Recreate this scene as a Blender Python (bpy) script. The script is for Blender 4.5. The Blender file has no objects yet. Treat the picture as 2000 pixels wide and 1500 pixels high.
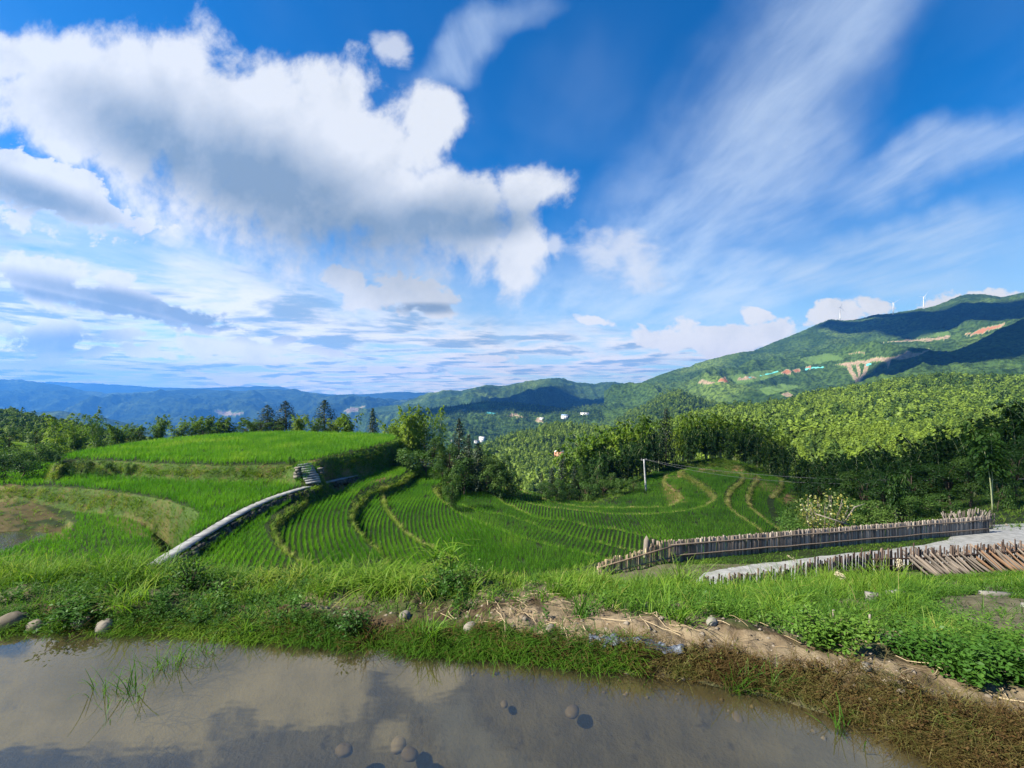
import bpy, math, random
import numpy as np
from mathutils import Vector

S = bpy.context.scene
COL = S.collection
R = math.radians
rng = np.random.default_rng(7)
random.seed(7)

# ------------------------------------------------------------------ camera
F, HX, HY = 850.0, 1000.0, 765.0          # focal length and horizon in the photo's 2000 px
cam = bpy.data.cameras.new('camera'); camo = bpy.data.objects.new('camera', cam); COL.objects.link(camo)
camo.location = (0, 0, 0); camo.rotation_euler = (R(90), 0, 0)
cam.sensor_width = 36; cam.lens = 36 * F / 2000; cam.shift_y = (HY - 750) / 2000
cam.clip_start = 0.05; cam.clip_end = 60000
S.camera = camo

# ------------------------------------------------------------------ light
SUN_AZ, SUN_EL = R(-107), R(42)
SKY_STRENGTH = 0.085
sun = bpy.data.lights.new('sun', 'SUN'); suno = bpy.data.objects.new('sun', sun); COL.objects.link(suno)
sun.energy = 5.0; sun.angle = R(0.53); sun.color = (1.0, 0.93, 0.80)
sd = Vector((math.cos(SUN_EL) * math.sin(SUN_AZ), math.cos(SUN_EL) * math.cos(SUN_AZ), math.sin(SUN_EL)))
suno.rotation_euler = sd.to_track_quat('Z', 'Y').to_euler()
suno.location = (-40, 10, 60)
S.view_settings.view_transform = 'Standard'; S.view_settings.look = 'None'
S.view_settings.exposure = 1.62; S.view_settings.gamma = 1.0
EXPO = 2 ** S.view_settings.exposure

class NT:
    """small wrapper: nodes by call, sockets as values"""
    def __init__(s, tree): s.t = tree
    def n(s, typ, **kw):
        nd = s.t.nodes.new(typ)
        for k, v in kw.items(): setattr(nd, k, v)
        return nd
    def put(s, sock, v):
        if hasattr(v, 'is_linked') or isinstance(v, bpy.types.NodeSocket): s.t.links.new(v, sock)
        elif v is not None: sock.default_value = v
    def m(s, op, a, b=None, c=None, clamp=False):
        nd = s.n('ShaderNodeMath', operation=op, use_clamp=clamp)
        for i, v in enumerate((a, b, c)):
            if v is not None: s.put(nd.inputs[i], v)
        return nd.outputs[0]
    def vm(s, op, a, b=None):
        nd = s.n('ShaderNodeVectorMath', operation=op)
        s.put(nd.inputs[0], a)
        if b is not None: s.put(nd.inputs[3 if op == 'SCALE' else 1], b)
        return nd.outputs['Value'] if op in ('LENGTH', 'DOT_PRODUCT') else nd.outputs[0]
    def ss(s, x, a, b, lo=0.0, hi=1.0):
        nd = s.n('ShaderNodeMapRange', interpolation_type='SMOOTHSTEP')
        for i, v in enumerate((x, a, b, lo, hi)): s.put(nd.inputs[i], v)
        return nd.outputs[0]
    def noise(s, vec, scale, detail=4, rough=.55, dist=0.0, typ='FBM', out=0):
        nd = s.n('ShaderNodeTexNoise', noise_type=typ)
        if vec is not None: s.put(nd.inputs['Vector'], vec)
        nd.inputs['Scale'].default_value = scale; nd.inputs['Detail'].default_value = detail
        nd.inputs['Roughness'].default_value = rough; nd.inputs['Distortion'].default_value = dist
        return nd.outputs[out]
    def mapping(s, vec, loc=(0,0,0), rot=(0,0,0), sc=(1,1,1), typ='POINT'):
        nd = s.n('ShaderNodeMapping', vector_type=typ)
        s.put(nd.inputs[0], vec); nd.inputs[1].default_value = loc; nd.inputs[2].default_value = rot; nd.inputs[3].default_value = sc
        return nd.outputs[0]
    def mix(s, f, a, b, blend='MIX'):
        nd = s.n('ShaderNodeMix', data_type='RGBA', blend_type=blend)
        s.put(nd.inputs[0], f)
        for i, v in ((6, a), (7, b)):
            if isinstance(v, tuple) and len(v) == 3: v = v + (1,)
            s.put(nd.inputs[i], v)
        return nd.outputs[2]
    def xyz(s, x, y, z=0.0):
        nd = s.n('ShaderNodeCombineXYZ')
        for i, v in enumerate((x, y, z)): s.put(nd.inputs[i], v)
        return nd.outputs[0]
    def sep(s, v):
        nd = s.n('ShaderNodeSeparateXYZ'); s.put(nd.inputs[0], v); return nd.outputs

def build_world():
    w = bpy.data.worlds.new('World'); S.world = w; w.use_nodes = True
    t = w.node_tree; t.nodes.clear(); N = NT(t)
    sky = N.n('ShaderNodeTexSky', sky_type='NISHITA', sun_disc=False, sun_elevation=SUN_EL, sun_rotation=SUN_AZ % (2*math.pi),
              altitude=600, air_density=1.0, dust_density=0.6, ozone_density=3.0)
    d = N.n('ShaderNodeTexCoord').outputs['Generated']
    x, y, z = N.sep(d)
    yy = N.m('MAXIMUM', y, 0.12)
    u = N.m('DIVIDE', x, yy); v = N.m('DIVIDE', z, yy)
    p = N.xyz(u, v)                                   # gnomonic direction about north
    zz = N.m('ADD', N.m('MAXIMUM', z, 0.0), 0.035)
    q = N.xyz(N.m('DIVIDE', x, zz), N.m('DIVIDE', y, zz))   # a flat layer overhead
    def px(a): return (a[0] - HX) / F, (HY - a[1]) / F
    def blobs(vec, lst, k=0.16):
        acc = None
        for (bx, by, rx, ry, rot) in lst:
            cx, cy = px((bx, by))
            l = N.vm('LENGTH', N.mapping(vec, (cx, cy, 0), (0, 0, R(rot)), (rx / F, ry / F, 1), 'TEXTURE'))
            acc = l if acc is None else N.m('SMOOTH_MIN', acc, l, k)
        return N.m('SUBTRACT', 1.0, acc)
    K = 1.0 / (SKY_STRENGTH * EXPO)                       # radiance that displays as 1
    def c(r, g, b): return (r * K, g * K, b * K)
    # base sky: the Nishita sky, deepened the way a phone camera renders it
    hsv = N.n('ShaderNodeHueSaturation'); N.put(hsv.inputs['Color'], sky.outputs[0])
    hsv.inputs['Saturation'].default_value = 1.45; hsv.inputs['Value'].default_value = 1.0; hsv.inputs['Hue'].default_value = 0.5
    base = N.mix(1.0, hsv.outputs[0], (0.315, 0.505, 0.595), 'MULTIPLY')
    el = N.m('DIVIDE', z, 1.0)
    # warped coordinates for ragged edges
    w1 = N.noise(p, 2.4, 3, .55, out=1)
    pw = N.vm('ADD', p, N.vm('SCALE', N.vm('SUBTRACT', w1, (.5, .5, .5)), 0.30))
    w2 = N.noise(N.mapping(p, (0, 0, 0), (0, 0, R(-40)), (1.3, .9, 1)), 7.0, 4, .62, out=1)
    pw = N.vm('ADD', pw, N.vm('SCALE', N.vm('SUBTRACT', w2, (.5, .5, .5)), 0.06))
    # thin high cirrus
    qs = N.mapping(N.vm('ADD', q, N.vm('SCALE', N.vm('SUBTRACT', N.noise(q, .8, 3, .5, out=1), (.5, .5, .5)), .9)), (0.3, 0, 0), (0, 0, R(-10)), (1.5, .42, 1))
    ci = N.noise(qs, 1.0, 9, .60, .4)
    ci2 = N.noise(N.mapping(q, (4, 1, 0), (0, 0, R(-20)), (1.3, .7, 1)), .9, 4, .55)
    cm = blobs(pw, [(1480, 250, 320, 170, 50), (1380, 430, 300, 110, 25), (1600, 40, 260, 130, 40), (1850, 310, 280, 55, 17), (1780, 470, 240, 48, 8),
                    (1420, 570, 480, 60, 8), (930, 80, 150, 40, 30), (480, 540, 560, 80, -8), (1150, 600, 340, 100, 20)], .3)
    ci3 = N.noise(N.mapping(q, (1, 0, 0), (0, 0, R(-10)), (2.6, .7, 1)), 2.6, 6, .62, .3)
    cim = N.m('MULTIPLY', N.ss(cm, -.45, .75), N.ss(N.m('ADD', N.m('ADD', N.m('MULTIPLY', ci, .50), N.m('MULTIPLY', ci3, .20)), N.m('MULTIPLY', ci2, .34)), .32, .66))
    cim = N.m('ADD', N.m('MULTIPLY', cim, .82), N.m('MULTIPLY', N.ss(ci2, .45, .75), .10))
    col = N.mix(N.m('MINIMUM', cim, .85), base, c(.62, .76, .96))
    # pale veil that thickens towards the horizon
    hz = N.m('MULTIPLY', N.ss(z, .40, .0), N.ss(N.noise(N.mapping(p, (0, 0, 0), (0, 0, R(-10)), (1, 3.5, 1)), 1.6, 4, .5), .2, .75, .55, 1.0))
    col = N.mix(N.m('MULTIPLY', hz, .84), col, c(.56, .77, .97))
    # layered low cloud near the horizon, seen from below and far away
    zl = N.m('ADD', N.m('MAXIMUM', z, 0.0), 0.05)
    ql = N.xyz(N.m('DIVIDE', x, zl), N.m('DIVIDE', y, zl))
    qlw = N.mapping(ql, (0.7, 0, 0), (0, 0, R(10)), (.75, .85, 1))
    ln = N.noise(qlw, .8, 9, .60, .3)
    lsh = N.noise(N.vm('ADD', qlw, (.20, .28, 0)), .8, 5, .60, .3)
    lm = blobs(pw, [(150, 600, 520, 120, -4), (420, 690, 620, 80, 0), (850, 700, 460, 60, 0), (120, 540, 300, 60, -10), (1330, 690, 260, 50, 0), (-200, 600, 450, 200, 0), (60, 560, 330, 90, -8), (420, 640, 500, 90, -6)], .25)
    ld = N.m('MULTIPLY', N.ss(lm, -.55, .25), N.ss(ln, .37, .52))
    lgray = N.ss(N.m('ADD', N.m('MULTIPLY', N.m('SUBTRACT', lsh, ln), -1.0), N.m('MULTIPLY', N.m('SUBTRACT', ln, .5), .9)), -.06, .17)
    lc = N.mix(lgray, c(.92, .93, .93), c(.30, .43, .60))
    col = N.mix(N.m('MULTIPLY', ld, .92), col, lc)
    # cumulus
    big = [(240, 160, 290, 120, -8), (420, 260, 380, 190, -22), (600, 340, 320, 160, -22), (760, 410, 270, 110, -12), (180, 270, 240, 110, -30), (620, 190, 110, 110, 0), (720, 290, 170, 110, -20),
           (1030, 390, 125, 70, 8), (905, 410, 160, 80, 0), (1005, 500, 66, 100, -20), (40, 120, 150, 70, -25), (120, 270, 170, 80, -40), (830, 235, 80, 80, -40)]
    mid = [(90, 385, 200, 66, -16), (225, 425, 110, 26, -10), (20, 340, 120, 60, -10), (790, 575, 100, 46, -8), (690, 545, 70, 24, -15), 
           (850, 610, 40, 16, 0), (1400, 660, 140, 40, -3), (1300, 650, 80, 40, 0), (1480, 612, 38, 20, 0), (1505, 650, 90, 26, 12),
           (1650, 618, 66, 26, 5), (1700, 606, 42, 22, 0), (1600, 634, 50, 18, 0), (1850, 590, 70, 28, 12), (1900, 574, 80, 32, 4), (2010, 576, 70, 28, 0),
           (110, 655, 130, 54, 4), (60, 520, 150, 40, -6), (240, 590, 240, 34, -12), (420, 680, 160, 24, 0), (60, 700, 110, 14, 0), (190, 690, 60, 14, 0), (310, 700, 70, 12, 0), (400, 680, 40, 12, 0), (520, 700, 80, 11, 0), (640, 690, 60, 10, 0), (470, 735, 120, 8, 0), (250, 655, 60, 16, 0), (560, 660, 50, 10, 0), (780, 720, 90, 8, 0), (940, 690, 60, 9, 0), (230, 545, 70, 22, -5), (1160, 625, 40, 14, 0), (130, 560, 170, 30, -14), (330, 610, 180, 26, -14)]
    n1 = N.noise(N.mapping(p, (0, 0, 0), (0, 0, R(-45)), (1.12, .95, 1)), 4.2, 12, .64, .15)
    n1o = N.noise(N.mapping(N.vm('ADD', p, (-.06, .06, 0)), (0, 0, 0), (0, 0, R(-45)), (1.12, .95, 1)), 4.2, 6, .64, .15)
    pb = blobs(pw, big, .22)
    pm = blobs(N.vm('ADD', p, N.vm('SCALE', N.vm('SUBTRACT', pw, p), .4)), mid, .14)
    n2 = N.noise(N.mapping(p, (0, 0, 0), (0, 0, 0), (.9, 1.3, 1)), 13.0, 8, .62, .2)
    db = N.ss(N.m('ADD', pb, N.m('MULTIPLY', N.m('SUBTRACT', n1, .5), 2.3)), -.12, .40)
    ds = N.m('MULTIPLY', N.ss(N.m('ADD', blobs(pw, [(1215, 495, 95, 36, -10), (760, 95, 26, 34, 30), (1085, 490, 40, 14, 0)], .1), N.m('MULTIPLY', N.m('SUBTRACT', n2, .5), 2.2)), -.35, .75), .72)
    dm = N.ss(N.m('ADD', pm, N.m('MULTIPLY', N.m('SUBTRACT', n2, .5), 3.0)), .04, .36)
    gr = blobs(p, [(560, 385, 260, 80, -28), (700, 450, 190, 50, -8), (850, 440, 150, 46, 5), (360, 300, 200, 60, -25), (950, 440, 100, 30, 10),
                    (60, 380, 150, 26, -18), (110, 672, 120, 26, 3), (300, 600, 260, 18, -12), (200, 600, 200, 12, -12), (390, 625, 130, 14, -12), (830, 602, 60, 10, 0)], .25)
    relief = N.m('SUBTRACT', n1o, n1)
    gray = N.m('ADD', N.m('MULTIPLY', N.ss(N.m('ADD', gr, N.m('MULTIPLY', N.m('SUBTRACT', n1, .5), 1.0)), -1.1, .75), 1.0), N.m('MULTIPLY', relief, .9))
    gray = N.m('ADD', gray, N.m('MULTIPLY', N.m('SUBTRACT', n2, .5), .30))
    gray = N.m('ADD', gray, N.m('MULTIPLY', N.m('SUBTRACT', n1, .5), -.35), clamp=True)
    cc = N.mix(gray, c(.82, .845, .875), c(.25, .33, .42))
    col = N.mix(N.m('MULTIPLY', N.m('MAXIMUM', N.m('MAXIMUM', db, dm), ds), .97), col, cc)
    # the horizon is brighter than it looks through the haze
    L_ = N.m('MINIMUM', N.m('DIVIDE', .78, N.m('MAXIMUM', z, .01)), 13.0)
    col = N.mix(1.0, col, N.xyz(N.m('EXPONENT', N.m('MULTIPLY', L_, .088)), N.m('EXPONENT', N.m('MULTIPLY', L_, .072)), N.m('EXPONENT', N.m('MULTIPLY', L_, .038))), 'MULTIPLY')
    bg = N.n('ShaderNodeBackground'); N.put(bg.inputs[0], col); bg.inputs[1].default_value = SKY_STRENGTH
    t.links.new(bg.outputs[0], N.n('ShaderNodeOutputWorld').inputs[0])
build_world()

# ------------------------------------------------------------------ helpers
def P(px, py, Y): return np.array([(px - HX) / F * Y, Y, (HY - py) / F * Y])
def PZ(px, py, z): return P(px, py, z * F / (HY - py))

def hsh(ix, iy, s):
    n = (ix.astype(np.int64) * 374761393 + iy.astype(np.int64) * 668265263 + s * 982451653) & 0xffffffff
    n = ((n ^ (n >> 13)) * 1274126177) & 0xffffffff
    return ((n ^ (n >> 16)) & 0xffffff) / float(0xffffff)
def vnoise(x, y, s=0):
    x = np.asarray(x, float); y = np.asarray(y, float)
    ix = np.floor(x); iy = np.floor(y); fx = x - ix; fy = y - iy
    fx = fx*fx*fx*(fx*(fx*6-15)+10); fy = fy*fy*fy*(fy*(fy*6-15)+10)
    ix = ix.astype(np.int64); iy = iy.astype(np.int64)
    a = hsh(ix, iy, s); b = hsh(ix+1, iy, s); c = hsh(ix, iy+1, s); d = hsh(ix+1, iy+1, s)
    return (a + (b-a)*fx) * (1-fy) + (c + (d-c)*fx) * fy
def fbm(x, y, s=0, oct=5, gain=.5, lac=2.03):
    r = 0; a = 1; t = 0
    for i in range(oct):
        r = r + a * vnoise(x, y, s + i*17); t += a; a *= gain; x = x*lac + 3.1; y = y*lac - 1.7
    return r / t
def ridged(x, y, s=0, oct=5):
    r = 0; a = 1; t = 0
    for i in range(oct):
        r = r + a * (1 - np.abs(2*vnoise(x, y, s + i*17) - 1)); t += a; a *= .5; x = x*2.03 + 1.3; y = y*2.03 + 5.1
    return r / t
def sstep(x, a, b):
    t = np.clip((x - a) / (b - a), 0, 1); return t*t*(3-2*t)
def inpoly(x, y, poly):
    poly = np.asarray(poly); ins = np.zeros(x.shape, bool)
    x0, y0 = poly[:, 0].min(), poly[:, 1].min(); x1, y1 = poly[:, 0].max(), poly[:, 1].max()
    bb = (x >= x0) & (x <= x1) & (y >= y0) & (y <= y1)
    xs = x[bb]; ys = y[bb]; r = np.zeros(xs.shape, bool)
    n = len(poly); j = n - 1
    for i in range(n):
        xi, yi = poly[i]; xj, yj = poly[j]
        if yi != yj:
            r ^= ((yi > ys) != (yj > ys)) & (xs < (xj - xi) * (ys - yi) / (yj - yi) + xi)
        j = i
    ins[bb] = r
    return ins
def smooth_line(pts, n=8, closed=False):
    """Catmull-Rom through the points"""
    p = np.asarray(pts, float); m = len(p); out = []
    for i in range(m if closed else m - 1):
        if closed: a, b, c, d = p[i-1], p[i], p[(i+1) % m], p[(i+2) % m]
        else: a, b, c, d = p[max(i-1, 0)], p[i], p[i+1], p[min(i+2, m-1)]
        for k in range(n):
            t = k / n
            out.append(.5*((2*b) + (c-a)*t + (2*a-5*b+4*c-d)*t*t + (3*b-a-3*c+d)*t**3))
    if not closed: out.append(p[-1])
    return np.array(out)

def tag(o, label=None, cat=None, group=None, kind=None):
    if label: o['label'] = label
    if cat: o['category'] = cat
    if group: o['group'] = group
    if kind: o['kind'] = kind
    return o
def mesh(name, V, faces, mats, smooth=False, attrs=None, midx=None):
    V = np.asarray(V, np.float32).reshape(-1, 3)
    if not isinstance(faces, (list, tuple)): faces = [faces]
    faces = [np.asarray(f, np.int32) for f in faces if len(f)]
    me = bpy.data.meshes.new(name)
    me.vertices.add(len(V)); me.vertices.foreach_set('co', V.ravel())
    loops = np.concatenate([f.ravel() for f in faces])
    tot = np.concatenate([np.full(len(f), f.shape[1], np.int32) for f in faces])
    st = np.concatenate([[0], np.cumsum(tot)[:-1]]).astype(np.int32)
    me.loops.add(len(loops)); me.loops.foreach_set('vertex_index', loops)
    me.polygons.add(len(tot)); me.polygons.foreach_set('loop_start', st)
    if smooth is not False: me.polygons.foreach_set('use_smooth', np.ones(len(tot), bool))
    if not isinstance(mats, (list, tuple)): mats = [mats]
    for m in mats: me.materials.append(m)
    if midx is not None: me.polygons.foreach_set('material_index', np.asarray(midx, np.int32))
    for k, a in (attrs or {}).items():
        at = me.attributes.new(k, 'FLOAT', 'POINT'); at.data.foreach_set('value', np.asarray(a, np.float32).ravel())
    me.update(calc_edges=True)
    return me
def obj(name, me, parent=None, loc=None):
    o = bpy.data.objects.new(name, me); COL.objects.link(o)
    if parent: o.parent = parent
    if loc is not None: o.location = loc
    return o
def empty(name, loc=(0, 0, 0), rz=0):
    o = bpy.data.objects.new(name, None); COL.objects.link(o); o.location = loc; o.rotation_euler.z = rz
    o.empty_display_size = .2
    return o
def gridfaces(nr, nc):
    i = np.arange(nr - 1)[:, None] * nc + np.arange(nc - 1)[None, :]
    i = i.ravel(); return np.stack([i, i + 1, i + nc + 1, i + nc], 1)
class MB:
    """gathers pieces into one mesh"""
    def __init__(s): s.V = []; s.F4 = []; s.F3 = []; s.T = []; s.n = 0
    def add(s, V, F4=(), F3=(), tint=.5):
        V = np.asarray(V, float).reshape(-1, 3)
        if len(F4): s.F4.append(np.asarray(F4) + s.n)
        if len(F3): s.F3.append(np.asarray(F3) + s.n)
        s.V.append(V); s.T.append(np.full(len(V), tint) if np.isscalar(tint) else np.asarray(tint)); s.n += len(V)
    def box(s, c, d, rz=0, tint=.5, taper=1.0):
        x, y, z = np.array(d) / 2
        v = np.array([[-x,-y,-z],[x,-y,-z],[x,y,-z],[-x,y,-z],[-x*taper,-y*taper,z],[x*taper,-y*taper,z],[x*taper,y*taper,z],[-x*taper,y*taper,z]])
        cz, sz = math.cos(rz), math.sin(rz)
        v = np.stack([v[:,0]*cz - v[:,1]*sz, v[:,0]*sz + v[:,1]*cz, v[:,2]], 1) + np.array(c)
        s.add(v, [[3,2,1,0],[4,5,6,7],[0,1,5,4],[1,2,6,5],[2,3,7,6],[3,0,4,7]], tint=tint)
    def tube(s, pts, rad, k=8, tint=.5, cap=True, jit=0):
        pts = np.asarray(pts, float); n = len(pts); rad = np.broadcast_to(rad, (n,))
        tg = np.gradient(pts, axis=0); tg /= np.linalg.norm(tg, axis=1)[:, None] + 1e-9
        ref = np.array([0, 0, 1.]) if abs(tg[0, 2]) < .9 else np.array([1., 0, 0])
        a = np.cross(tg, ref); a /= np.linalg.norm(a, axis=1)[:, None] + 1e-9; b = np.cross(tg, a)
        an = np.arange(k) / k * 2 * math.pi
        rr = rad[:, None] * (1 + (rng.random((n, k)) - .5) * jit)
        V = pts[:, None, :] + rr[..., None] * (np.cos(an)[None, :, None] * a[:, None, :] + np.sin(an)[None, :, None] * b[:, None, :])
        i = np.arange(n - 1)[:, None] * k; j = np.arange(k)[None, :]
        f = np.stack([i + j, i + (j + 1) % k, i + k + (j + 1) % k, i + k + j], -1).reshape(-1, 4)
        V = V.reshape(-1, 3); f3 = []
        if cap:
            V = np.vstack([V, pts[0], pts[-1]]); m = n * k
            for q in range(k): f3 += [[m, (q + 1) % k, q], [m + 1, (n - 1) * k + q, (n - 1) * k + (q + 1) % k]]
        s.add(V, f, f3, tint)
    def mesh(s, name, mats, smooth=False):
        f = []
        if s.F4: f.append(np.concatenate(s.F4))
        if s.F3: f.append(np.concatenate(s.F3))
        return mesh(name, np.concatenate(s.V), f, mats, smooth, {'tint': np.concatenate(s.T)})
    def build(s, name, mats, parent=None, smooth=False, loc=None): return obj(name, s.mesh(name, mats, smooth), parent, loc)

# ------------------------------------------------------------------ materials
def newmat(name):
    m = bpy.data.materials.new(name); m.use_nodes = True; m.node_tree.nodes.clear()
    N = NT(m.node_tree); out = N.n('ShaderNodeOutputMaterial'); return m, N, out
def attr(N, name): return N.n('ShaderNodeAttribute', attribute_name=name).outputs['Fac']
def ramp(N, f, stops):
    nd = N.n('ShaderNodeValToRGB'); N.put(nd.inputs[0], f); e = nd.color_ramp.elements
    while len(e) < len(stops): e.new(.5)
    for i, (p_, c_) in enumerate(stops): e[i].position = p_; e[i].color = (*c_, 1)
    return nd.outputs[0]
def bsdf(N, out, col, rough=.8, spec=.3, bump=None, bs=.3, bd=.02):
    b = N.n('ShaderNodeBsdfPrincipled'); N.put(b.inputs['Base Color'], col); N.put(b.inputs['Roughness'], rough)
    b.inputs['Specular IOR Level'].default_value = spec
    if bump is not None:
        k = N.n('ShaderNodeBump'); N.put(k.inputs['Height'], bump); k.inputs['Strength'].default_value = bs; k.inputs['Distance'].default_value = bd
        N.t.links.new(k.outputs[0], b.inputs['Normal'])
    N.t.links.new(b.outputs[0], out.inputs[0]); return b
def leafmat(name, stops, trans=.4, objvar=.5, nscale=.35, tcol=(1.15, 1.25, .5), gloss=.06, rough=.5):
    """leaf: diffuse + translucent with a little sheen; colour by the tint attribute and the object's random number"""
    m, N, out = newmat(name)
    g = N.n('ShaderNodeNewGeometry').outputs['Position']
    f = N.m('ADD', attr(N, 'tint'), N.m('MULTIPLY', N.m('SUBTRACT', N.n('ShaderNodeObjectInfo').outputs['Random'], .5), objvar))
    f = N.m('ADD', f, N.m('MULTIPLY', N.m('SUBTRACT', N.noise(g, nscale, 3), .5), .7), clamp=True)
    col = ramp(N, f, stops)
    d = N.n('ShaderNodeBsdfDiffuse'); N.put(d.inputs[0], col)
    tr = N.n('ShaderNodeBsdfTranslucent'); N.put(tr.inputs[0], N.mix(1.0, col, (*tcol, 1), 'MULTIPLY'))
    a = N.n('ShaderNodeMixShader'); a.inputs[0].default_value = trans
    N.t.links.new(d.outputs[0], a.inputs[1]); N.t.links.new(tr.outputs[0], a.inputs[2])
    gl = N.n('ShaderNodeBsdfGlossy'); gl.inputs['Roughness'].default_value = rough; gl.inputs[0].default_value = (.8, .85, .8, 1)
    b = N.n('ShaderNodeMixShader'); b.inputs[0].default_value = gloss
    N.t.links.new(a.outputs[0], b.inputs[1]); N.t.links.new(gl.outputs[0], b.inputs[2])
    N.t.links.new(b.outputs[0], out.inputs[0]); return m
def tintmat(name, stops, rough=.85, nscale=20, amt=.5, stretch=(1, 1, 1), bs=.4, bd=.01, spec=.25):
    m, N, out = newmat(name)
    v = N.mapping(N.n('ShaderNodeTexCoord').outputs['Object'], sc=stretch)
    n = N.noise(v, nscale, 6, .6)
    f = N.m('ADD', attr(N, 'tint'), N.m('MULTIPLY', N.m('SUBTRACT', n, .5), amt), clamp=True)
    bsdf(N, out, ramp(N, f, stops), rough, spec, n, bs, bd); return m
# ------------------------------------------------------------------ near bank and slope (structure)
W = -1.95                                             # pond level
NPX = np.array([-600, 0, 320, 640, 1000, 1170, 1300, 1400, 1500, 1650, 1800, 2000, 2600.])
WPY = np.array([1232, 1232, 1231, 1256, 1280, 1300, 1318, 1330, 1352, 1400, 1462, 1580, 2050.])
def kz(px, py, Y): return (HY - py) / F * Y
def pk(*a): return [(Y, (HY - py) / F * Y) for py, Y in a]
def dz(*a): return list(a)
NK = [  # lip .. foot of the slope for every column: (Y, z)
 pk((1195,3.72),(1168,4.15),(1145,4.6),(1130,5.0)) + dz((7,-3.6),(10.5,-5.4),(14.9,-7.4),(17.2,-8.4),(20,-9.3)),
 pk((1195,3.72),(1168,4.15),(1145,4.6),(1130,5.0)) + dz((7,-3.6),(10.5,-5.4),(14.9,-7.4),(17.2,-8.4),(20,-9.3)),
 pk((1195,3.72),(1168,4.15),(1142,4.6),(1126,5.0)) + dz((7,-3.5),(10.5,-5.2),(14.9,-7.0),(17.2,-7.8),(20,-8.5)),
 pk((1208,3.55),(1180,3.95),(1145,4.4),(1126,4.9)) + dz((7,-3.4),(10.5,-5.1),(14.9,-6.9),(17.2,-7.7),(20,-8.5)),
 pk((1230,3.38),(1190,3.80),(1160,4.3),(1132,4.9)) + dz((7,-3.4),(10.5,-5.2),(14.9,-7.1),(17.2,-7.8),(20,-8.7)),
 pk((1243,3.22),(1205,3.65),(1168,4.2),(1138,5.2)) + dz((7,-3.3),(10.5,-5.0),(14.9,-6.5),(17.2,-6.7),(20,-8.0)),
 pk((1254,3.14),(1212,3.6),(1180,4.4),(1158,5.8)) + dz((7.4,-3.45),(10.0,-4.65),(13.4,-6.35),(17.2,-6.45),(20,-7.6)),
 pk((1262,3.08),(1222,3.5),(1185,4.6),(1165,6.5)) + dz((8,-3.80),(10.0,-4.72),(13.0,-6.25),(17.4,-6.45),(20,-7.4)),
 pk((1275,3.00),(1236,3.4),(1190,4.6),(1165,6.6)) + dz((8,-3.78),(10.4,-4.85),(13.6,-6.32),(17.8,-6.45),(20,-7.2)),
 pk((1308,2.85),(1262,3.3),(1205,4.8),(1166,6.8)) + dz((8.2,-3.82),(10.8,-4.95),(14.5,-6.30),(18.6,-6.45),(20.4,-7.0)),
 pk((1345,2.65),(1292,3.1),(1215,4.9),(1170,7.0)) + dz((8.6,-3.93),(11.2,-5.05),(15.0,-6.40),(19.4,-6.47),(21,-6.7)),
 pk((1408,2.45),(1345,2.85),(1240,4.5),(1172,7.0)) + dz((8.6,-3.88),(11.4,-4.95),(15.4,-6.38),(19.8,-6.47),(22,-6.5)),
 pk((1600,2.00),(1480,2.4),(1290,4.3),(1182,7.0)) + dz((8.6,-3.9),(11.6,-5.0),(15.8,-6.38),(20,-6.47),(22,-6.5)),
]
KY = []; KZ = []
for i, k in enumerate(NK):
    yw = W * F / (HY - WPY[i])
    k = [(.88, W - .34), (max(yw - .75, .95), W - .26), (yw - .12, W - .07)] + k
    KY.append([a for a, b in k]); KZ.append([b for a, b in k])
KY = np.array(KY).T; KZ = np.array(KZ).T
def near_raw(px, Y):
    px = np.asarray(px, float); Y = np.asarray(Y, float)
    ys = np.array([np.interp(px, NPX, r) for r in KY]); zs = np.array([np.interp(px, NPX, r) for r in KZ])
    z = zs[0].copy()
    for k in range(len(ys) - 1):
        t = np.clip((Y - ys[k]) / np.maximum(ys[k+1] - ys[k], 1e-3), 0, 1)
        z = np.where(Y >= ys[k], zs[k] + (zs[k+1] - zs[k]) * t, z)
    return z
def yw_of(px): return W * F / (HY - np.interp(px, NPX, WPY))
def near_z(px, Y):
    X = (px - HX) / F * Y
    Yn = Y + .10 * (fbm(X*1.7, Y*.3, 3, 3) - .5) * np.clip(Y/3, .3, 1.5) + .05 * (fbm(X*6, Y*4, 4, 2) - .5)
    z = near_raw(px, Yn)
    dw = Y - yw_of(px)
    flat = sstep(Y, 11.5, 13) * sstep(px, 1250, 1400)          # the levelled ground with the track
    a = sstep(dw, -.15, .25)
    z = z + a * (1 - .93*flat) * (.16 * (fbm(X*2.2, Y*2.2, 5, 4) - .5) + .07 * (fbm(X*9, Y*9, 6, 3) - .5))
    z = z + (1 - a) * .05 * (fbm(X*3, Y*3, 8, 4) - .5)
    return z

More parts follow.
